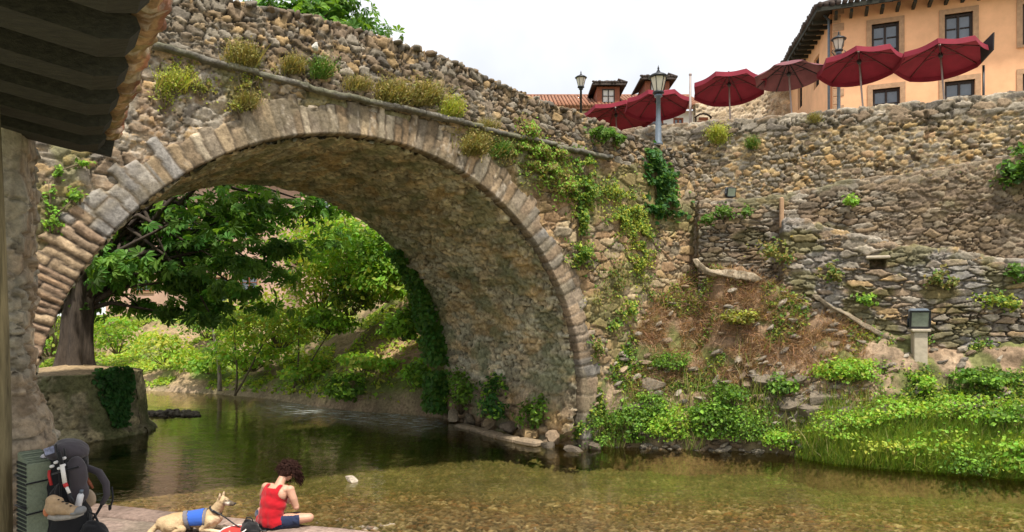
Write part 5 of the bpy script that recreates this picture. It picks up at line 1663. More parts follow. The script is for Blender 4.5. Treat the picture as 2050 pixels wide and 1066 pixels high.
def lantern(lb, base, H, s, pole_r, pole_m, sides=6, arms=False, thick=True):
    """s: width of the lantern head, H: full height"""
    root = empty('street_lantern', lb, 'street lamp', base, 'street lanterns')
    hz = H - s * 1.45                       # underside of the head
    MB().lathe((0, 0, 0), [(pole_r * 1.9, 0), (pole_r * 1.9, .06), (pole_r * 1.35, .12), (pole_r * 1.25, H * .28), (pole_r, H * .32), (pole_r * .9, hz - .10), (pole_r * 1.7, hz - .09), (pole_r * 1.7, hz - .04), (pole_r * .9, hz - .03)], 14).build('pole', pole_m, root, False)
    MB().lathe((0, 0, hz), [(s * .16, -.04), (s * .30, -.01), (s * .30, s * .06), (s * .25, s * .10)], 12).build('lamp_base', M['iron'], root, False)
    r0, r1, g0, g1 = s * .24, s * .42, s * .10, s * .82
    MB().lathe((0, 0, hz), [(r0 * .97, g0), (r1 * .97, g1)], sides, False).build('glass', M['lamp_glass'], root, False)
    mb = MB()
    for k in range(sides):
        a = 2 * math.pi * k / sides; e = np.array([math.cos(a), math.sin(a), 0])
        mb.tube([e * r0 + np.array([0, 0, hz + g0]), e * r1 + np.array([0, 0, hz + g1])], s * .022, 5)
        a2 = 2 * math.pi * (k + 1) / sides; e2 = np.array([math.cos(a2), math.sin(a2), 0])
        mb.tube([e * r1 + np.array([0, 0, hz + g1]), e2 * r1 + np.array([0, 0, hz + g1])], s * .025, 5)
    mb.build('lantern_frame', M['iron'], root, False)
    cap = MB().lathe((0, 0, hz + g1), [(s * .52, -.01), (s * .54, s * .02), (s * .40, s * .13), (s * .20, s * .22), (s * .12, s * .24), (s * .11, s * .30)], sides * 2).build('cap', M['iron'], root, False)
    MB().lathe((0, 0, hz + g1 + s * .30), [(s * .05, 0), (s * .08, s * .05), (s * .03, s * .10), (s * .06, s * .14), (s * .008, s * .33)], 8).build('finial', M['iron'], cap, False)
    if arms:
        mb = MB()
        for sg in (-1, 1):
            mb.tube([(0, 0, hz - .12), (sg * s * .3, 0, hz - .14), (sg * s * .5, 0, hz - .04), (sg * s * .42, 0, hz + .02)], s * .035, 6)
        mb.build('bracket', M['iron'], root, False)
    return root


lantern('big lantern on a blue grey post at the low end of the parapet', P(1318, 292, 18.75), 2.08, .50, .062, M['grey_paint'], 6)
b0 = P(1163, 142, 29.0); lantern('small dark lantern on a thin post above the bridge parapet', (b0[0], b0[1], 7.75), b0[2] - 7.75, .46, .05, M['iron'], 6)
b0 = P(1679, 62, 21.9); lantern('dark lantern with curled brackets before the corner of the orange inn', (b0[0], b0[1], GZ), b0[2] - GZ, .42, .05, M['grey_paint'], 6, True)
# banner, flag pole, small gabled board
b0 = P(1969, 185, 19.4); root = empty('banner_post', 'black tilted banner on a slim post right of the last red parasol', 'sign', (b0[0], b0[1], GZ))
MB().tube([(0, 0, 0), (0, 0, 1.75)], .03, 8).build('post', M['iron'], root, False)
MB().lathe((0, 0, 0), [(.22, 0), (.22, .04), (.05, .07)], 14).build('base', M['iron'], root, False)
v0 = np.array([P(1963, 92, 19.4), P(1990, 65, 19.0), P(1989, 100, 19.0), P(1965, 126, 19.4)]) - np.array([b0[0], b0[1], GZ])
e = np.cross(v0[1] - v0[0], v0[3] - v0[0]); e = e / np.linalg.norm(e) * .02
MB().add(list(v0 - e) + list(v0 + e), [(0, 1, 2, 3), (7, 6, 5, 4), (0, 4, 5, 1), (1, 5, 6, 2), (2, 6, 7, 3), (3, 7, 4, 0)]).build('banner', plain('black_cloth', (.02, .018, .018), .8, var=.4, scale=5), root, False)
b0 = P(1382, 150, 22.9)
root = empty('flag_pole', 'slim pale pole standing between two red parasols', 'pole', (b0[0], b0[1], GZ))
MB().tube([(0, 0, 0), (0, 0, b0[2] - GZ)], [.05, .035], 8).build('pole', M['pale_pole'], root, False)
MB().ball((0, 0, b0[2] - GZ), .05).build('knob', M['pale_pole'], root, False)
b0 = P(1408, 246, 23.5); root = empty('wooden_board', 'small brown gabled wooden board just above the terrace wall', 'sign', (b0[0], b0[1], GZ))
zt = b0[2] - GZ
MB().box((0, 0, zt * .5 + .1), (.40, .05, zt - .1)).box((0, 0, zt + .12), (.30, .05, .10)).build('board', M['brown_wood'], root, False)
mb = MB()
for sg in (-1, 1): mb.tube([(sg * .24, 0, 0), (sg * .24, 0, zt + .16)], .025, 6); mb.tube([(sg * .28, 0, zt + .16), (sg * .12, 0, zt + .27), (0, 0, zt + .29)], .03, 6)
mb.build('frame', M['dark_frame'], root, False)

# ------------------------------------------------------------------ floodlights
D_ = 15.85; c = P(1840, 724, D_); root = empty('floodlight_post', 'pale concrete post on the bank that carries a black floodlight', 'post', c)
zt = P(1838, 664, D_)[2] - c[2]
MB().box((0, 0, zt / 2 - .3), (.27, .27, zt + .6), ((.97, -.25, 0), (.25, .97, 0), (0, 0, 1)), .015).build('shaft', M['concrete'], root, False)
MB().box((0, 0, zt + .025), (.37, .37, .06), ((.97, -.25, 0), (.25, .97, 0), (0, 0, 1)), .012).build('cap', M['concrete'], root, False)


def floodlight(lb, loc, s, rz):
    root = empty('floodlight', lb, 'floodlight', loc, 'floodlights', rz)
    ax = ((1, 0, 0), (0, .97, .25), (0, -.25, .97))
    MB().box((0, .02, s * .62), (s, s * .62, s * .95), ax, .03).build('housing', M['grey_paint'], root, False)
    mb = MB(); f = np.array([0, -.97, -.25])
    cc = np.array([0, .02, s * .62]) + f * s * .33
    for sg in (-1, 1):
        mb.box(cc + np.array([sg * s * .46, 0, 0]), (s * .10, s * .10, s * .97), ax); mb.box(cc + np.array(ax[2]) * sg * s * .44, (s * .82, s * .10, s * .09), ax)
    mb.build('bezel', M['iron'], root, False)
    MB().box(cc + f * .005, (s * .83, .02, s * .80), ax).build('lens', plain('lens_glass', (.20, .24, .20), .08, var=.5, scale=2, spec=.9), root, False)
    MB().box((0, 0, s * .06), (s * .85, s * .4, s * .12), None, .01).tube([(-s * .54, 0, s * .08), (-s * .54, 0, s * .6)], .02, 6).tube([(s * .54, 0, s * .08), (s * .54, 0, s * .6)], .02, 6).build('mount', M['iron'], root, False)
    return root


floodlight('black floodlight on top of the pale concrete post', (c[0], c[1], c[2] + zt + .05), .40, -.35)
p_ = P(1462, 396, float(tw_D(1462, .25))); floodlight('small dark floodlight on the wall ledge under the terrace wall', p_, .24, .2)

# ------------------------------------------------------------------ walkway, landing, steps
KD = np.array([.953, -.304, 0]); KN = np.array([-.304, -.953, 0]); KA = np.array([-5.66, 10.2, 0]); WZ = .39
s = np.arange(-4.5, 9.0, .03); v = np.arange(.44, 6.2, .04)
S_, V_ = np.meshgrid(s, v, indexing='ij')
h_, c_ = stones(S_, V_, .85, .55, 150, pal((.23, .175, .14), (.20, .155, .125), (.25, .19, .15), (.215, .16, .135)), (.16, .12, .10), .012, .03, .95, jit=.35)
c_ = tint(c_, sstep(.5, .65, fbm(S_ / .6, V_ / .4, 151, 4)), (.22, .18, .14), .5)
Pg = KA + S_[..., None] * KD + V_[..., None] * KN + (WZ + h_ * .6)[..., None] * np.array([0, 0, 1.])
o_ = link('walkway', mesh_np('walkway', Pg, grid_faces(len(s), len(v))[:, ::-1], col=c_), M['stone']); o_['kind'] = 'structure'
# edging stones
prof = [(-.02, -.9), (-.01, -.03), (.015, .0), (.21, .004), (.415, .0), (.43, -.03), (.43, -.2)]
S_, K_ = np.meshgrid(s, np.arange(len(prof)), indexing='ij')
pv = np.array([p[0] for p in prof])[K_]; pz = np.array([p[1] for p in prof])[K_]
fr = np.abs(np.mod(S_ / .95, 1) - .5); gap = sstep(.485, .497, fr)
c_ = np.array((.29, .21, .175)) * (.8 + .4 * hsh(np.floor(S_ / .95 + .5), S_ * 0, 9))[..., None] * (1 - .5 * gap)[..., None] * (.85 + .3 * fbm(S_ / .1, pv / .1, 152, 3))[..., None]
Pg = KA + S_[..., None] * KD + pv[..., None] * KN + (WZ + .03 + pz - gap * .02 + .012 * (fbm(S_ / .2, pv / .2, 153, 2) - .5))[..., None] * np.array([0, 0, 1.])
o_ = link('kerb', mesh_np('kerb', Pg, grid_faces(len(s), len(prof))[:, ::-1], col=c_), M['stone']); o_['kind'] = 'structure'
me = MB().box((-5.1, 4.4, .55), (4.0, 2.4, 1.6), None, .03).box((.6, .9, .55), (7.0, 5.2, 1.59), None, .03).box((.4, 3.75, .35), (6.4, .5, 1.55), None, .03).box((.4, 4.2, .2), (6.4, .45, 1.45), None, .03).build('landing', M['concrete']); me['kind'] = 'structure'

# ------------------------------------------------------------------ house at the left: roof eave, post, broken wall end
hl = empty('roadside_house', 'old house at the left edge with dark wooden eave and rough wall end', 'building', (-4.2, 5.6, 1.3))
pth = np.array([(-5.6, 5.25), (-4.7, 5.42), (-4.10, 5.55), (-3.93, 5.6), (-3.87, 5.68), (-3.93, 5.85), (-4.2, 6.3), (-4.7, 6.7)])
pl = np.concatenate([[0], np.cumsum(np.linalg.norm(np.diff(pth, axis=0), axis=1))])
a = np.arange(0, pl[-1], .016); z = np.arange(.9, 5.2, .018)
A_, Z_ = np.meshgrid(a, z, indexing='ij')
X = np.interp(A_, pl, pth[:, 0]); Y = np.interp(A_, pl, pth[:, 1])
dx = np.interp(A_ + .06, pl, pth[:, 0]) - np.interp(A_ - .06, pl, pth[:, 0]); dy = np.interp(A_ + .06, pl, pth[:, 1]) - np.interp(A_ - .06, pl, pth[:, 1])
L = np.hypot(dx, dy) + 1e-9; nx, ny = dy / L, -dx / L
h_, c_ = stones(A_, Z_, .26, .15, 160, pal((.34, .26, .175), (.27, .205, .14), (.40, .32, .225), (.30, .22, .145)), (.34, .27, .195), .055, .12, .6)
strk = fbm(A_ / .05, Z_ / .8, 161, 4); c_ = tint(c_, sstep(.52, .66, strk), (.24, .19, .13), .65)
c_ = tint(c_, sstep(.55, .66, fbm(A_ / .09, Z_ / .9, 162, 3)), (.50, .42, .32), .6)
c_ = tint(c_, sstep(.55, .7, fbm(A_ / .3, Z_ / .5, 163, 3)), (.33, .33, .27), .5)
plaster = sstep(.40, .55, fbm(A_ / .5, Z_ / .9, 164, 3)); h_ = h_ * (1 - .6 * plaster) + .02 * (fbm(A_ / .07, Z_ / .25, 165, 4) - .5)
fl_ = .20 * sstep(2.75, 1.95, Z_) + .05 * (fbm(A_ / .2, Z_ / .3, 166, 3) - .5)
Pg = np.stack([X + nx * (h_ + fl_), Y + ny * (h_ + fl_), Z_], -1)
link('wall', mesh_np('wall', Pg, grid_faces(len(a), len(z)), col=c_), M['stone'], hl)
mb = MB(); mb.tube([(-3.56, 5.0, 1.2), (-3.57, 5.0, 2.5), (-3.60, 5.0, 3.6), (-3.66, 5.0, 5.0)], [.10, .095, .09, .085], 12)
mb.build('corner_post', plain('mossy_timber', (.17, .14, .075), .95, var=.6, scale=5, bump=.8, stretch=(4, 4, .4)), hl)
E0 = np.array([-3.46, 6.17, 4.50]); ED = np.array([.537, -.843, 0]); EI = np.array([-.843, -.537, .17]); EI = EI / np.linalg.norm(EI); EUp = np.cross(ED, EI); EUp = EUp * np.sign(EUp[2])
mb = MB(); rs = np.random.RandomState(31)
k = .07
while k < 3.4:      # soffit boards
    w_ = rs.uniform(.17, .24)
    mb.box(E0 + ED * 2.35 + EI * (k + w_ / 2) + EUp * (.10 + rs.uniform(-.008, .008)), (4.75, w_ - .006, .025), (ED, EI, EUp)); k += w_
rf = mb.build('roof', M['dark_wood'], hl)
mb = MB()
for k in range(7):
    sx = .20 + k * .66
    pr = [(.05, .0), (.02, -.05), (.06, -.12), (.18, -.165), (3.2, -.17)]
    n0 = len(mb.v)
    c0 = E0 + ED * sx + EUp * .085
    lo = [c0 + EI * p[0] + EUp * p[1] for p in pr] + [c0 + EI * 3.2, c0 + EI * .05]
    vs = [p - ED * .15 for p in lo] + [p + ED * .15 for p in lo]; m_ = len(lo)
    mb.add(vs, [tuple(range(m_)), tuple(range(2 * m_ - 1, m_ - 1, -1))] + [(i, i + m_, (i + 1) % m_ + m_, (i + 1) % m_) for i in range(m_)])
mb.build('rafters', M['dark_wood'], rf)
mb = MB(); mb.box(E0 + ED * -.03 + EI * 1.6 + EUp * .06, (.05, 3.3, .20), (ED, EI, EUp)); mb.build('barge_board', M['dark_wood'], rf)
# mossy tile edge
s = np.arange(-.1, 4.75, .014); q = np.linspace(0, 1, 26)
S_, Q_ = np.meshgrid(s, q, indexing='ij')
per = .26; ph = np.mod(S_ / per, 1); hump = np.abs(np.sin(math.pi * ph)); idx = np.floor(S_ / per)
prof_o = np.interp(Q_, [0, .25, .5, .7, 1.0], [.10, .0, -.05, -.03, .45]); prof_z = np.interp(Q_, [0, .25, .5, .7, 1.0], [.10, .08, .11, .20, .34])
amp_ = np.interp(Q_, [0, .25, .5, .8, 1], [0, .3, 1, 1, 1])
off = prof_o - amp_ * (.035 * hump + .04 * (hsh(idx, idx * 0, 3) - .5)) + .06 * (fbm(S_ / .045, Q_ * 6, 171, 4) - .5)
zz = prof_z + amp_ * .07 * hump + .03 * (fbm(S_ / .05, Q_ * 5, 172, 3) - .5)
tc_ = np.where((Q_ < .42)[..., None], np.array((.40, .26, .13)), np.array((.36, .17, .10))) * (.6 + .8 * hsh(idx, np.floor(Q_ * 3), 4))[..., None]
tc_ = tint(tc_, sstep(.50, .6, fbm(S_ / .10, Q_ * 3, 173, 4)), (.22, .18, .07), .7); tc_ = tint(tc_, sstep(.58, .66, fbm(S_ / .06, Q_ * 4, 174, 3)), (.55, .48, .38), .5)
Pg = E0 + S_[..., None] * ED + off[..., None] * EI + zz[..., None] * EUp
link('tiles', mesh_np('tile_edge', Pg, grid_faces(len(s), len(q)), col=tc_), M['rubble'], rf)
mb = MB(); mb.box(E0 + ED * 2.35 + EI * 1.9 + EUp * .30, (4.8, 3.2, .10), (ED, EI, EUp)); mb.build('tile_bed', M['roof_tile'], rf)


# ------------------------------------------------------------------ fused bodies
def fuse(mb, voxel, smooth=4, fac=.5):
    me = mb.mesh('tmp'); o = bpy.data.objects.new('tmp', me); C.objects.link(o)
    r = o.modifiers.new('r', 'REMESH'); r.mode = 'VOXEL'; r.voxel_size = voxel
    if smooth:
        sm = o.modifiers.new('s', 'SMOOTH'); sm.iterations = smooth; sm.factor = fac
    dg = bpy.context.evaluated_depsgraph_get(); dg.update()
    ev = o.evaluated_get(dg); m2 = bpy.data.meshes.new_from_object(ev)
    V = np.empty(len(m2.vertices) * 3, np.float32); m2.vertices.foreach_get('co', V); V = V.reshape(-1, 3).astype(float)
    N = np.empty(len(m2.vertices) * 3, np.float32); m2.vertices.foreach_get('normal', N); N = N.reshape(-1, 3).astype(float)
    nl = np.empty(len(m2.loops), np.int32); m2.loops.foreach_get('vertex_index', nl)
    q = nl.reshape(-1, 4) if len(nl) == 4 * len(m2.polygons) else None
    if q is None:
        q = np.array([list(p.vertices) for p in m2.polygons if len(p.vertices) == 4])
    bpy.data.objects.remove(o); bpy.data.meshes.remove(m2)
    return V, N, q


def limb(mb, pts, rad, n=12):
    mb.tube(pts, rad, n)
    for p, r in zip(pts, rad): mb.ball(p, r, n, 8)


def cut(V, q, keepv):
    kq = q[keepv[q].all(1)]
    used = np.unique(kq); mp = -np.ones(len(V), int); mp[used] = np.arange(len(used))
    return used, mp[kq]


def cloth(name, col, seed=0):
    m, nt, b = new_mat(name)
    tc = nd(nt, 'ShaderNodeTexCoord'); n1 = nd(nt, 'ShaderNodeTexNoise', Scale=11.0, Detail=3.0); n2 = nd(nt, 'ShaderNodeTexNoise', Scale=260.0, Detail=2.0)
    nt.links.new(tc.outputs['Object'], n1.inputs['Vector']); nt.links.new(tc.outputs['Object'], n2.inputs['Vector'])
    bpn = nd(nt, 'ShaderNodeBump', Strength=.5, Distance=.012); nt.links.new(n1.outputs['Fac'], bpn.inputs['Height'])
    bp2 = nd(nt, 'ShaderNodeBump', Strength=.25, Distance=.002); nt.links.new(n2.outputs['Fac'], bp2.inputs['Height']); nt.links.new(bpn.outputs['Normal'], bp2.inputs['Normal'])
    nt.links.new(bp2.outputs['Normal'], b.inputs['Normal'])
    b.inputs['Base Color'].default_value = (*col, 1); b.inputs['Roughness'].default_value = .9; b.inputs['Specular IOR Level'].default_value = .15
    b.inputs['Sheen Weight'].default_value = .2
    return m


M['skin'] = plain('skin', (.52, .29, .20), .55, var=.08, scale=14)
M['skin'].node_tree.nodes['Principled BSDF'].inputs['Subsurface Weight'].default_value = .08
M['skin'].node_tree.nodes['Principled BSDF'].inputs['Subsurface Radius'].default_value = (.02, .008, .004)

# ------------------------------------------------------------------ the seated person (local: x right, y forward, z up)
PL = P(543, 1062, 9.12); PL[2] = WZ + .01
person = empty('person', 'person in red tank top and navy shorts sitting cross legged, head bowed', 'person', PL, None, -.42)
person.scale = (1.05, 1.05, .92)
A3 = lambda *p: np.array(p, float)
sh = {}
def torso(mb, k=0.0):
    mb.ball(A3(0, .0, .115), (.165 + k, .115 + k, .12 + k), 18, 12)
    mb.ball(A3(0, -.005, .22), (.140 + k, .100 + k, .12 + k), 18, 12)
    mb.ball(A3(0, .025, .34), (.152 + k, .108 + k, .13 + k), 18, 12)
    mb.ball(A3(0, .07, .455), (.168 + k, .108 + k, .125 + k), 18, 12)
    for sg in (-1, 1):
        mb.ball(A3(sg * .10, .10, .525), (.095 + k, .075 + k, .065 + k), 14, 10)
        mb.ball(A3(sg * .09, .05, .46), (.085 + k, .07 + k, .10 + k), 14, 10)
def upper_legs(mb, k=0.0):
    for sg in (-1, 1): limb(mb, [A3(sg * .085, .03, .105), A3(sg * .24, .14, .125), A3(sg * .37, .235, .135)], [.098 + k, .082 + k, .060 + k], 14)
def hand(mb, wrist, d, palm_n, side):
    d = d / np.linalg.norm(d); palm_n = palm_n - d * (palm_n @ d); palm_n /= np.linalg.norm(palm_n); x = np.cross(d, palm_n) * side
    c = wrist + d * .052
    mb.ball(c, (.040, .048, .016), 12, 8, (x, d, palm_n))
    for i, (off, Lf) in enumerate(((-.030, .072), (-.010, .082), (.011, .076), (.030, .060))):
        b0 = wrist + d * (.090 - abs(off) * .18) + x * off
        p1 = b0 + d * Lf * .42 + palm_n * .010; p2 = p1 + d * Lf * .22 + palm_n * Lf * .25; p3 = p2 + d * Lf * .02 + palm_n * Lf * .28
        limb(mb, [b0 - d * .02, b0, p1, p2, p3], [.0095, .0095, .0088, .0080, .0068], 8)
    t0 = wrist + d * .022 - x * .032; t1 = t0 - x * .024 + d * .028 + palm_n * .014; t2 = t1 - x * .004 + d * .026 + palm_n * .014
    limb(mb, [t0, t1, t2], [.013, .0105, .008], 8)
mb = MB(); torso(mb); upper_legs(mb)
limb(mb, [A3(0, .125, .545), A3(0, .165, .61), A3(0, .205, .665)], [.064, .054, .052], 14)
for sg in (-1, 1):
    S0 = A3(sg * .185, .115, .53); E1 = A3(sg * .262, .135, .29); W1 = A3(sg * .085, .33, .285)
    limb(mb, [A3(sg * .13, .105, .53), S0, S0 * .5 + E1 * .5 + A3(sg * .008, -.008, 0), E1, E1 * .62 + W1 * .38, W1], [.058, .056, .048, .037, .038, .026], 14)
    hand(mb, W1, A3(-sg * .55, .75, .12), A3(-sg * .55, -.35, .3), sg)
    K0 = A3(sg * .37, .235, .135); An = A3(-sg * .03, .36 if sg > 0 else .27, .065)
    limb(mb, [K0, K0 * .62 + An * .38 + A3(0, -.012, 0), An], [.058, .052, .034], 14)
    ft = A3(-sg * .215, .35 if sg > 0 else .25, .045)
    limb(mb, [An + A3(sg * .03, -.01, -.018), An * .5 + ft * .5, ft], [.034, .036, .026], 12)
    for k in range(5): mb.ball(ft + A3(-sg * .022, (k - 2) * .014, .0), (.020, .009, .009), 8, 6)
# head, bowed
HC_ = A3(0.01, .285, .715); hf = A3(0, .72, -.69); hu = A3(0, .69, .72); hx = A3(1, 0, 0); HA = (hx, hf, hu)
def hp(x, y, z): return HC_ + hx * x + hf * y + hu * z
mb.ball(hp(0, -.01, .03), (.074, .094, .088), 18, 12, HA); mb.ball(hp(0, .028, -.045), (.056, .058, .066), 16, 10, HA); mb.ball(hp(0, .055, -.085), (.028, .024, .022), 10, 8, HA)
mb.ball(hp(0, .092, -.028), (.012, .020, .022), 10, 8, HA); mb.ball(hp(0, .084, -.010), (.009, .012, .028), 8, 6, HA)
for sg in (-1, 1):
    mb.ball(hp(sg * .074, -.004, -.015), (.010, .020, .030), 10, 8, HA); mb.ball(hp(sg * .030, .072, .012), (.022, .012, .009), 10, 6, HA); mb.ball(hp(sg * .034, .058, -.03), (.022, .02, .018), 10, 6, HA)
mb.ball(hp(0, .082, -.062), (.022, .010, .006), 10, 6, HA); mb.ball(hp(0, .080, -.072), (.018, .010, .006), 10, 6, HA)
V, N, q = fuse(mb, .0062, 3)
body = link('body', mesh_np('body', V, q), M['skin'], person, False)
for sg in (-1, 1): MB().ball(hp(sg * .030, .080, .000), .0115, 10, 8).build('eye', M['dark_frame'], person, False)
# tank top
mb = MB(); torso(mb, .018); V, N, q = fuse(mb, .009, 22, .6)
z_ = V[:, 2]; ax_ = np.abs(V[:, 0])
hole = (z_ > .40) & (ax_ > .128 + .05 * sstep(.50, .40, z_)); neck = (z_ > .562) & (ax_ < .066) | (z_ > .50) & (V[:, 1] > .12) & (ax_ < .09)
keep = ~hole & ~neck & (z_ > .075 - .02 * np.sin(V[:, 0] * 25)) & (z_ < .60)
fold = .007 * np.sin(V[:, 0] * 46 + 5 * fbm(V[:, 0] * 9, z_ * 5, 181, 2)) * sstep(.40, .12, z_) + .016 * sstep(.45, .15, z_) + .022 * (fbm(V[:, 0] * 15 + z_ * 6, z_ * 9 - V[:, 0] * 4, 182, 3) - .5)
V = V + N * fold[:, None]
used, qq = cut(V, q, keep)
link('tank_top', mesh_np('tank_top', V[used], qq), cloth('red_jersey', (.40, .008, .016)), person, False)
# shorts
mb = MB(); upper_legs(mb, .020); mb.ball(A3(0, .0, .10), (.185, .135, .105), 18, 12); V, N, q = fuse(mb, .009, 4)
ax_ = np.abs(V[:, 0]); al = ax_ * .8 + V[:, 1] * .6
keep = (al < .335) & (V[:, 2] < .20)
V = V + N * (.007 * (fbm(V[:, 0] * 26, V[:, 1] * 26 + V[:, 2] * 20, 183, 3) - .5) * 2 + .010 * sstep(.24, .335, al))[:, None]
used, qq = cut(V, q, keep)
link('shorts', mesh_np('shorts', V[used], qq), cloth('navy_cotton', (.022, .032, .075)), person, False)
# curly hair
rs = np.random.RandomState(191); mb = MB()
mb2 = MB(); mb2.ball(hp(0, -.015, .045), (.100, .112, .098), 18, 12, HA); mb2.ball(hp(0, -.055, -.02), (.092, .062, .085), 14, 10, HA)
V, N, q = fuse(mb2, .009, 2); V = V + N * (.028 * (fbm(V[:, 0] * 34, V[:, 1] * 34 + V[:, 2] * 30, 192, 3) - .4))[:, None]
dark = plain('dark_brown_hair', (.034, .014, .010), .75, var=.5, scale=40, spec=.15)
hair = link('hair', mesh_np('hair', V, q), dark, person, False)
for k in range(420):
    u = rs.normal(0, 1, 3); u[1] -= .35; u[2] += .25; u /= np.linalg.norm(u)
    if u[1] > .62 and u[2] < .45 or u[2] < -.62: continue
    b0 = hp(u[0] * .098, u[1] * .108 - .02, u[2] * .10 + .035); d = hx * u[0] + hf * u[1] + hu * u[2]
    d2 = d + A3(0, .15, -.5) + rs.normal(0, .3, 3); Lc = rs.uniform(.03, .075); e1 = unit(np.cross(d, rs.normal(0, 1, 3))); e2 = unit(np.cross(d, e1)); r_ = rs.uniform(.006, .012); ph_ = rs.uniform(0, 6)
    pts = [b0 + (d * (1 - f) + d2 * f) * Lc * f * 1.0 + r_ * (e1 * math.cos(ph_ + f * 9) + e2 * math.sin(ph_ + f * 9)) for f in np.linspace(0, 1, 9)]
    mb.tube(pts, [.0045] * 6 + [.004, .003, .0015], 4)
for k in range(200):
    sg = 1 if k % 3 else -1
    b0 = hp(sg * rs.uniform(.055, .10), rs.uniform(-.02, .09), rs.uniform(.0, .09)); Lc = rs.uniform(.09, .21); ph_ = rs.uniform(0, 6)
    mb.tube([b0 + A3(sg * .02 * f, .05 * f, -Lc * f) + .012 * A3(math.cos(ph_ + f * 11), math.sin(ph_ + f * 11), 0) for f in np.linspace(0, 1, 9)], [.0045] * 6 + [.004, .003, .0015], 4)
link('curls', mb.mesh('curls'), dark, hair, False)

# ------------------------------------------------------------------ the dog (local: x forward, y left, z up)
DL = P(384, 1070, 8.93); DL[2] = WZ + .005
dog = empty('dog', 'tan dog in a blue vest lying on the walkway with raised head', 'dog', DL, None, .20)
dog.scale = (.97, .97, .86)
mb = MB()
limb(mb, [A3(-.33, .0, .17), A3(-.20, .0, .20), A3(-.02, .0, .205), A3(.14, .0, .215), A3(.27, .0, .215)], [.10, .115, .110, .125, .105], 16)
mb.ball(A3(.17, 0, .17), (.15, .105, .15), 16, 12)                                    # deep chest
limb(mb, [A3(.24, 0, .26), A3(.31, 0, .35), A3(.345, -.01, .41)], [.092, .074, .066], 14)   # neck
hd = A3(.93, -.28, -.10); hd /= np.linalg.norm(hd); hy = np.cross(A3(0, 0, 1), hd); hy /= np.linalg.norm(hy); hz_ = np.cross(hd, hy); DA = (hd, hy, hz_); H0 = A3(.375, -.01, .455)
def dp(x, y, z): return H0 + hd * x + hy * y + hz_ * z
mb.ball(dp(0, 0, 0), (.080, .066, .062), 16, 12, DA); limb(mb, [dp(.05, 0, -.012), dp(.10, 0, -.024), dp(.138, 0, -.028)], [.047, .037, .030], 12); mb.ball(dp(.09, 0, -.048), (.05, .022, .014), 10, 8, DA)
for sg in (-1, 1):
    e0 = dp(-.025, sg * .042, .045)
    mb.ball(e0 + hz_ * .028 + hy * sg * .008, (.016, .026, .046), 10, 8, DA); mb.ball(e0 + hz_ * .06 + hy * sg * .010, (.010, .013, .026), 8, 6, DA)
    # haunch, folded hind leg: knee forward against the belly, hock behind, paw flat
    mb.ball(A3(-.22, sg * .10, .15), (.135, .062, .125), 14, 10)
    kn = A3(-.085, sg * .145, .115); hk = A3(-.27, sg * .155, .045); pw = A3(-.09, sg * .165, .026)
    limb(mb, [A3(-.22, sg * .12, .16), kn, hk], [.085, .052, .030], 12); limb(mb, [hk, pw], [.028, .024], 10); mb.ball(pw + A3(.03, 0, 0), (.042, .030, .024), 10, 8)
    for k in range(3): mb.ball(pw + A3(.062, (k - 1) * .017, -.004), (.018, .010, .013), 8, 6)
    # front legs stretched forward
    el = A3(.15, sg * .115, .09); wr = A3(.33, sg * .10, .040); fp = A3(.43, sg * .095, .026)
    limb(mb, [A3(.22, sg * .09, .20), el, wr, fp], [.072, .045, .029, .025], 12); mb.ball(fp + A3(.03, 0, 0), (.042, .030, .024), 10, 8)
    for k in range(3): mb.ball(fp + A3(.062, (k - 1) * .017, -.004), (.018, .010, .013), 8, 6)
limb(mb, [A3(-.40, -.01, .15), A3(-.47, -.06, .08), A3(-.46, -.17, .04), A3(-.36, -.26, .035), A3(-.26, -.29, .03)], [.042, .042, .040, .034, .016], 10)
V, N, q = fuse(mb, .0085, 4)
V = V + N * (.008 * (fbm(V[:, 0] * 60, V[:, 1] * 60 + V[:, 2] * 45, 193, 3) - .5))[:, None]
col = np.tile((.48, .35, .205), (len(V), 1))
col = tint(col, sstep(.25, .33, V[:, 2]) * sstep(.22, .12, V[:, 0]), (.36, .23, .11), .6)
col = tint(col, sstep(.11, .03, V[:, 2]), (.72, .60, .44), .75); col = tint(col, sstep(.18, .28, V[:, 0]) * sstep(.30, .22, V[:, 2]) * 1.0, (.70, .56, .38), .6)
rel = V - H0; hx_ = rel @ hd; hyy = rel @ hy; hzz = rel @ hz_; inh = (np.abs(rel).max(1) < .25) & (V[:, 2] > .36)
col = tint(col, inh * sstep(.05, .09, hx_) * 1.0, (.06, .05, .042), .9); col = tint(col, inh * sstep(.03, .05, hx_) * sstep(.115, .09, hx_) * sstep(.0, .02, np.abs(hyy) - .008) * sstep(.012, -.006, hzz), (.76, .70, .60), .9)
col = tint(col, inh * sstep(.018, .04, hx_) * sstep(.06, .045, hx_) * sstep(.01, .03, np.abs(hyy)), (.11, .08, .055), .7); col = tint(col, inh * sstep(.05, .07, hzz) * sstep(.02, .0, hx_), (.52, .40, .28), .6)
dogm = stone_mat('short_fur', .35, 55, .25, .9, (1, 3, 3))
link('body', mesh_np('dog_body', V, q, col=col), dogm, dog, False)
MB().ball(dp(.166, 0, -.018), (.015, .018, .013), 10, 8, DA).build('nose', M['iron'], dog, False)
for sg in (-1, 1): MB().ball(dp(.058, sg * .036, .018), .009, 8, 6).build('eye', M['iron'], dog, False)
mb = MB(); k = .016
limb(mb, [A3(-.20, .0, .20), A3(-.02, .0, .205), A3(.14, .0, .215), A3(.27, .0, .215)], [.115 + k, .110 + k, .125 + k, .105 + k], 18); mb.ball(A3(.17, 0, .17), (.15 + k, .105 + k, .15 + k), 16, 12)
for sg in (-1, 1): mb.ball(A3(.22, sg * .09, .20), .072 + k, 14, 10)
Vv, Nv, qv = fuse(mb, .009, 3)
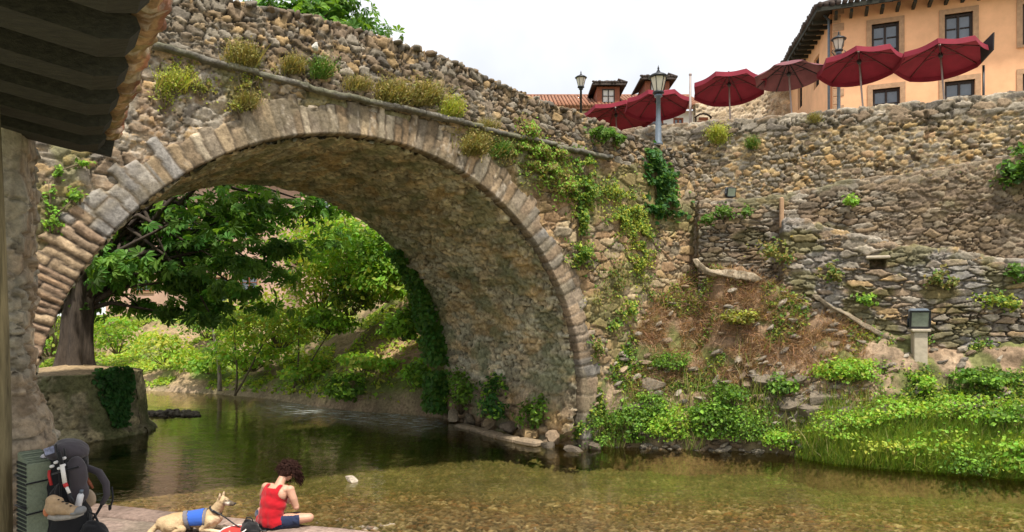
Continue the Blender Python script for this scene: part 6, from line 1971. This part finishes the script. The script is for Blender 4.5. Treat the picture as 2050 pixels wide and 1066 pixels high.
kp = (Vv[:, 0] > -.03 - .25 * (Vv[:, 2] - .25)) & (Vv[:, 0] < .155) & (Vv[:, 2] > .145)
used, qq = cut(Vv, qv, kp)
ves = link('vest', mesh_np('vest', Vv[used], qq), cloth('blue_nylon', (.035, .11, .46)), dog, False)
kp = (Vv[:, 0] > .150) & (Vv[:, 0] < .19) & (Vv[:, 2] > .05) | (Vv[:, 0] > -.085 - .25 * (Vv[:, 2] - .25)) & (Vv[:, 0] < -.025 - .25 * (Vv[:, 2] - .25)) & (Vv[:, 2] > .06)
used, qq = cut(Vv + Nv * .003, qv, kp)
link('trim', mesh_np('trim', (Vv + Nv * .003)[used], qq), cloth('grey_webbing', (.16, .15, .17)), ves, False)
cx_ = A3(.286, 0, .318); e1 = unit(A3(.62, 0, .78)); e2 = np.cross(e1, A3(0, 1, 0))
MB().tube([cx_ + A3(0, 1, 0) * .086 * math.cos(a_) + e2 * .086 * math.sin(a_) for a_ in np.linspace(0, 2 * math.pi, 25)], .013, 6, False).build('collar', M['iron'], dog, False)
# leash on the ground
lw = [DL + np.array(p) for p in ((.28, -.04, .30), (.40, .02, .20), (.52, .04, .10), (.66, .03, .04), (.80, .06, .02), (.92, .0, .04))]
o_ = MB().tube(lw, .009, 6).build('leash', M['iron']); tag(o_, 'black leash running from the dog collar to the black bag', 'leash')

# things beside the dog
c = P(467, 1058, 8.85); c[2] = WZ + .02
root = empty('red_plate', 'shallow red plate with a white rim on the ground in front of the dog', 'plate', c)
root.rotation_euler = (.10, -.12, .3)
MB().lathe((0, 0, 0), [(.09, 0), (.15, .03), (.165, .05), (.155, .05), (.085, .012)], 28).build('dish', plain('red_enamel', (.50, .05, .045), .35, var=.1), root, False)
MB().tube([(.162 * math.cos(a_), .162 * math.sin(a_), .05) for a_ in np.linspace(0, 2 * math.pi, 33)], .008, 6, False).build('rim', plain('white_rim', (.75, .70, .66), .5, var=.1), root, False)
c = P(462, 1044, 9.1); c[2] = WZ + .015
o_ = MB().box((0, 0, .015), (.20, .10, .02), None, .008).box((0, 0, .024), (.16, .07, .010), None, .003).build('food_tray', plain('white_tray', (.50, .48, .44), .6, var=.1)); o_.location = c; o_.rotation_euler = (0, 0, .2); tag(o_, 'white tray lying behind the red plate', 'tray')


def soft(mb, vox, seed, amp=.02, sc=9.0, sm=4):
    V, N, q = fuse(mb, vox, sm)
    V = V + N * (amp * (fbm(V[:, 0] * sc + seed, V[:, 1] * sc + V[:, 2] * sc * .9, seed, 4) - .5) * 2)[:, None]
    return mesh_np('soft', V, q)


M['black_nylon'] = cloth('black_nylon', (.016, .016, .018)); M['grey_nylon'] = cloth('charcoal_nylon', (.060, .052, .060))
c = P(500, 1060, 8.95); c[2] = WZ
root = empty('black_bag', 'crumpled black bag on the ground between the dog and the person', 'bag', c)
mb = MB().ball((0, 0, .07), (.11, .10, .085), 14, 10).ball((-.04, .03, .12), (.07, .06, .055), 12, 8).ball((.05, -.02, .04), (.10, .09, .05), 12, 8)
link('sack', soft(mb, .01, 7, .022, 14), M['black_nylon'], root, False)
MB().tube([(-.06, 0, .15), (-.03, -.02, .21), (.03, -.02, .20), (.05, 0, .13)], .008, 6).build('handle', M['black_nylon'], root, False)

# ------------------------------------------------------------------ rucksack and its gear
BD = 5.05
def Q(px, py, dd=0.0): return P(px, py, BD + dd)
gz = 1.35; c = Q(140, 1000); RB = np.array([c[0], c[1], gz])
ruck = empty('rucksack', 'big charcoal rucksack leaning against the wall end at the lower left', 'rucksack', RB)
def rl(px, py, dd=0.0): return Q(px, py, dd) - RB
mb = MB()
mb.ball(rl(132, 975, .05), (.150, .13, .24), 18, 14); mb.ball(rl(136, 1045, .05), (.165, .14, .22), 18, 14); mb.ball(rl(138, 925, .06), (.130, .12, .14), 16, 12); mb.ball(rl(140, 1095, .05), (.165, .14, .14), 16, 12)
link('pack_body', soft(mb, .012, 11, .018, 10), M['black_nylon'], ruck, False)
mb = MB(); mb.ball(rl(143, 900, .03), (.118, .13, .068), 18, 12, ((.96, 0, -.28), (0, 1, 0), (.28, 0, .96))); mb.ball(rl(120, 905, .03), (.085, .12, .06), 14, 10)
link('lid', soft(mb, .010, 12, .010, 12), M['grey_nylon'], ruck, False)
mb = MB(); mb.ball(rl(152, 950, -.08), (.075, .05, .13), 16, 12); mb.ball(rl(155, 985, -.07), (.075, .05, .09), 14, 10)
link('front_pocket', soft(mb, .010, 13, .012, 14), M['grey_nylon'], ruck, False)
mb = MB(); mb.ball(rl(120, 1000, -.09), (.07, .045, .11), 14, 10); link('side_pocket', soft(mb, .010, 14, .012, 14), M['black_nylon'], ruck, False)
hb = [rl(x, y, d) for x, y, d in ((160, 972, .05), (163, 950, .06), (178, 938, .07), (198, 946, .07), (212, 968, .06), (214, 992, .05), (204, 1010, .04))]
mb = MB(); mb.tube(hb, [.022, .024, .026, .026, .025, .022, .016], 10); belt = mb.build('hip_belt', M['grey_nylon'], ruck, False)
MB().tube([hb[-1], rl(196, 1025, .03), rl(186, 1040, .02)], [.012, .010, .010], 6).build('strap', M['black_nylon'], belt, False)
MB().tube([rl(224, 975, .06), rl(226, 1000, .06), rl(219, 1022, .06)], .006, 5).box(rl(220, 1016, .06), (.02, .012, .035), None, .003).build('buckle', M['black_nylon'], belt, False)
MB().box(rl(92, 913, -.02), (.075, .05, .035), ((.9, 0, .42), (0, 1, 0), (-.42, 0, .9)), .012).build('white_patch', plain('pale_label', (.62, .60, .66), .7, var=.15), ruck, False)
MB().box(rl(99, 903, -.085), (.07, .012, .05), ((.95, 0, .3), (0, 1, 0), (-.3, 0, .95)), .004).build('badge', plain('badge', (.25, .27, .40), .6, var=.6, scale=30), ruck, False)
mb = MB()
for pts in (((112, 890, -.10), (118, 930, -.12), (122, 1000, -.14)), ((128, 898, -.11), (134, 935, -.13), (140, 990, -.14)), ((104, 950, -.12), (130, 942, -.14), (158, 935, -.13))):
    mb.tube([rl(*p) for p in pts], .007, 5)
mb.build('strap', M['black_nylon'], ruck, False)
mb = MB()
for x, y in ((128, 918), (104, 934), (119, 938), (127, 932), (112, 926)): mb.box(rl(x, y, -.15), (.030, .016, .020), ((.9, 0, .3), (0, 1, 0), (-.3, 0, .9)), .005)
mb.build('buckle', plain('white_plastic', (.70, .68, .68), .4, var=.1), ruck, False)
MB().tube([rl(99, 942, -.12), rl(98, 952, -.13), rl(103, 972, -.13)], .010, 6).build('red_cord', plain('red_cord', (.45, .03, .03), .7, var=.2), ruck, False)
mb = MB(); mb.ball(rl(178, 998, .10), (.050, .03, .065), 12, 9, ((.95, 0, .2), (0, 1, 0), (-.2, 0, .95))); link('pouch', soft(mb, .008, 15, .006, 20), plain('beige_cloth', (.50, .38, .27), .9, var=.2, bump=.3), ruck, False)
MB().tube([rl(172, 955, .04), rl(178, 966, .03), rl(186, 978, .03)], [.012, .014, .008], 7).build('tassel', M['brown_wood'], ruck, False)

# folded foam mat (an accordion of panels) strapped upright
c0 = Q(69, 985, -.05); mat_ = empty('sleeping_mat', 'folded green grey foam mat strapped upright to the left side of the rucksack', 'sleeping mat', (c0[0], c0[1], gz))
mg = plain('green_foam', (.20, .235, .165), .9, var=.15, scale=60, bump=.6); md = plain('dark_foam', (.035, .04, .035), .95, var=.3, scale=60, bump=.6)
ztop = Q(69, 912, -.05)[2] - gz
mb = MB(); dv = unit(A3(.62, .78, 0)); pv_ = unit(A3(-.78, .62, 0))
for k in range(7):
    mb.box(pv_ * (k - 3) * .0262 + A3(0, 0, ztop / 2 + .004 * (k % 2) + .010 * k - .02), (.150, .0235, ztop - .03), (dv, pv_, A3(0, 0, 1)), .009)
mb.build('panels', mg, mat_, False)
mb = MB()
for k in range(7):
    n_ = 26
    for j in range(n_):
        zc = .03 + (ztop - .06) * (j + .5) / n_
        mb.box(pv_ * ((k - 3) * .0262) + dv * -.0785 + A3(0, 0, zc), (.006, .018, (ztop - .06) / n_ * .62), (dv, pv_, A3(0, 0, 1)), .002)
mb.build('dark_edge', md, mat_, False)
mb = MB()
for y in (962, 1022):
    z = Q(69, y, -.05)[2] - gz; hw, hd_ = .083, .100
    rr_ = [dv * -hw + pv_ * -hd_, dv * hw + pv_ * -hd_, dv * hw + pv_ * hd_, dv * -hw + pv_ * hd_, dv * -hw + pv_ * -hd_]
    mb.tube([p + A3(0, 0, z + .012 * i_) for i_, p in enumerate(rr_)], .0065, 5)
mb.tube([dv * .083 + pv_ * -.1 + A3(0, 0, Q(69, y, -.05)[2] - gz) for y in (1022, 962)], .004, 5)
mb.build('strap', M['black_nylon'], mat_, False)

# hiking boot hung on the rucksack
b0 = Q(130, 1034, -.24); boot = empty('hiking_boot', 'tan hiking boot with a grey toe tied to the front of the rucksack', 'boot', b0)
def bl(px, py, dd=0.0): return Q(px, py, -.24 + dd) - b0
mb = MB(); mb.ball(bl(108, 1016), (.058, .048, .055), 16, 12); mb.ball(bl(128, 1019), (.075, .046, .040), 16, 12); mb.ball(bl(148, 1023), (.060, .044, .030), 16, 12); mb.ball(bl(106, 1003), (.046, .042, .04), 14, 10); mb.ball(bl(116, 1004), (.035, .038, .03), 12, 8)
V, N, q = fuse(mb, .007, 4)
link('upper', mesh_np('upper', V, q), plain('tan_suede', (.42, .29, .17), .9, var=.25, scale=25, bump=.3), boot, False)
mb = MB(); mb.ball(bl(161, 1022), (.034, .047, .028), 14, 10); mb.ball(bl(152, 1026), (.04, .048, .018), 14, 10); V, N, q = fuse(mb, .006, 3); link('toe_cap', mesh_np('toe', V, q), plain('grey_rubber', (.20, .20, .20), .7, var=.15), boot, False)
mb = MB(); mb.tube([bl(98, 1034), bl(112, 1037), bl(132, 1036), bl(150, 1033), bl(166, 1028)], [.020, .022, .020, .018, .012], 10); mb.build('sole', plain('pale_rubber', (.32, .30, .27), .8, var=.3, scale=30), boot, False)
MB().ball(bl(95, 1024), (.022, .036, .035), 10, 8).build('heel', plain('orange_heel', (.55, .20, .09), .8, var=.2), boot, False)
mb = MB()
for k in range(4): mb.tube([bl(116 + k * 8, 1001 + k * 4, -.035), bl(121 + k * 8, 1000 + k * 4.4, 0), bl(118 + k * 8, 1001 + k * 4, .03)], .004, 5)
mb.tube([bl(112, 1000), bl(110, 985, .03), bl(116, 970, .06)], .004, 5)
mb.build('laces', M['black_nylon'], boot, False)
# trekking pole, bottle
t0 = Q(123, 922, -.17); pole = empty('trekking_pole', 'white and black trekking pole strapped slanting across the rucksack', 'trekking pole', t0)
def tl(px, py): return Q(px, py, -.17) - t0
for nm, a_, b_, r_, mt in (('grip', (117, 905), (124, 930), .013, M['black_nylon']), ('upper_shaft', (124, 930), (130, 968), .014, M['white_wall']), ('middle_shaft', (130, 968), (133, 975), .015, plain('red_band', (.5, .03, .03), .5)), ('shaft', (133, 975), (139, 988), .011, M['white_wall']), ('lower_shaft', (139, 988), (148, 1008), .008, M['iron'])):
    MB().tube([tl(*a_), tl(*b_)], r_, 10).build(nm, mt, pole, False)
t0 = Q(160, 998, -.12); bot = empty('water_bottle', 'small white bottle in the side of the rucksack above the boot toe', 'bottle', t0)
bx = unit(A3(.22, 0, .97))
MB().tube([bx * -.06, bx * -.055, bx * .02, bx * .035], [.018, .021, .021, .012], 14).build('bottle_body', plain('white_bottle', (.68, .68, .70), .35, var=.05), bot, False)
MB().tube([bx * .037, bx * .06], [.012, .012], 12).build('cap', M['grey_paint'], bot, False)
# second black bag at the bottom
t0 = Q(185, 1090, .02); bag = empty('camera_bag', 'small black bag on the ground at the right of the rucksack', 'bag', (t0[0], t0[1], gz))
zt = Q(185, 1042, .02)[2] - gz
mb = MB().ball((0, 0, zt * .5), (.115, .10, zt * .52), 14, 10).ball((-.07, 0, zt * .4), (.09, .09, zt * .42), 12, 9).ball((.05, -.03, zt * .35), (.10, .09, zt * .4), 12, 9)
link('sack', soft(mb, .009, 17, .014, 16), M['black_nylon'], bag, False)
MB().tube([(-.03, 0, zt * .92), (-.02, -.01, zt * 1.2), (.02, -.01, zt * 1.15), (.04, 0, zt * .95)], .008, 6).build('handle', M['black_nylon'], bag, False)
MB().box((.0, -.105, zt * .6), (.15, .012, .07), None, .004).build('flap', M['grey_nylon'], bag, False)
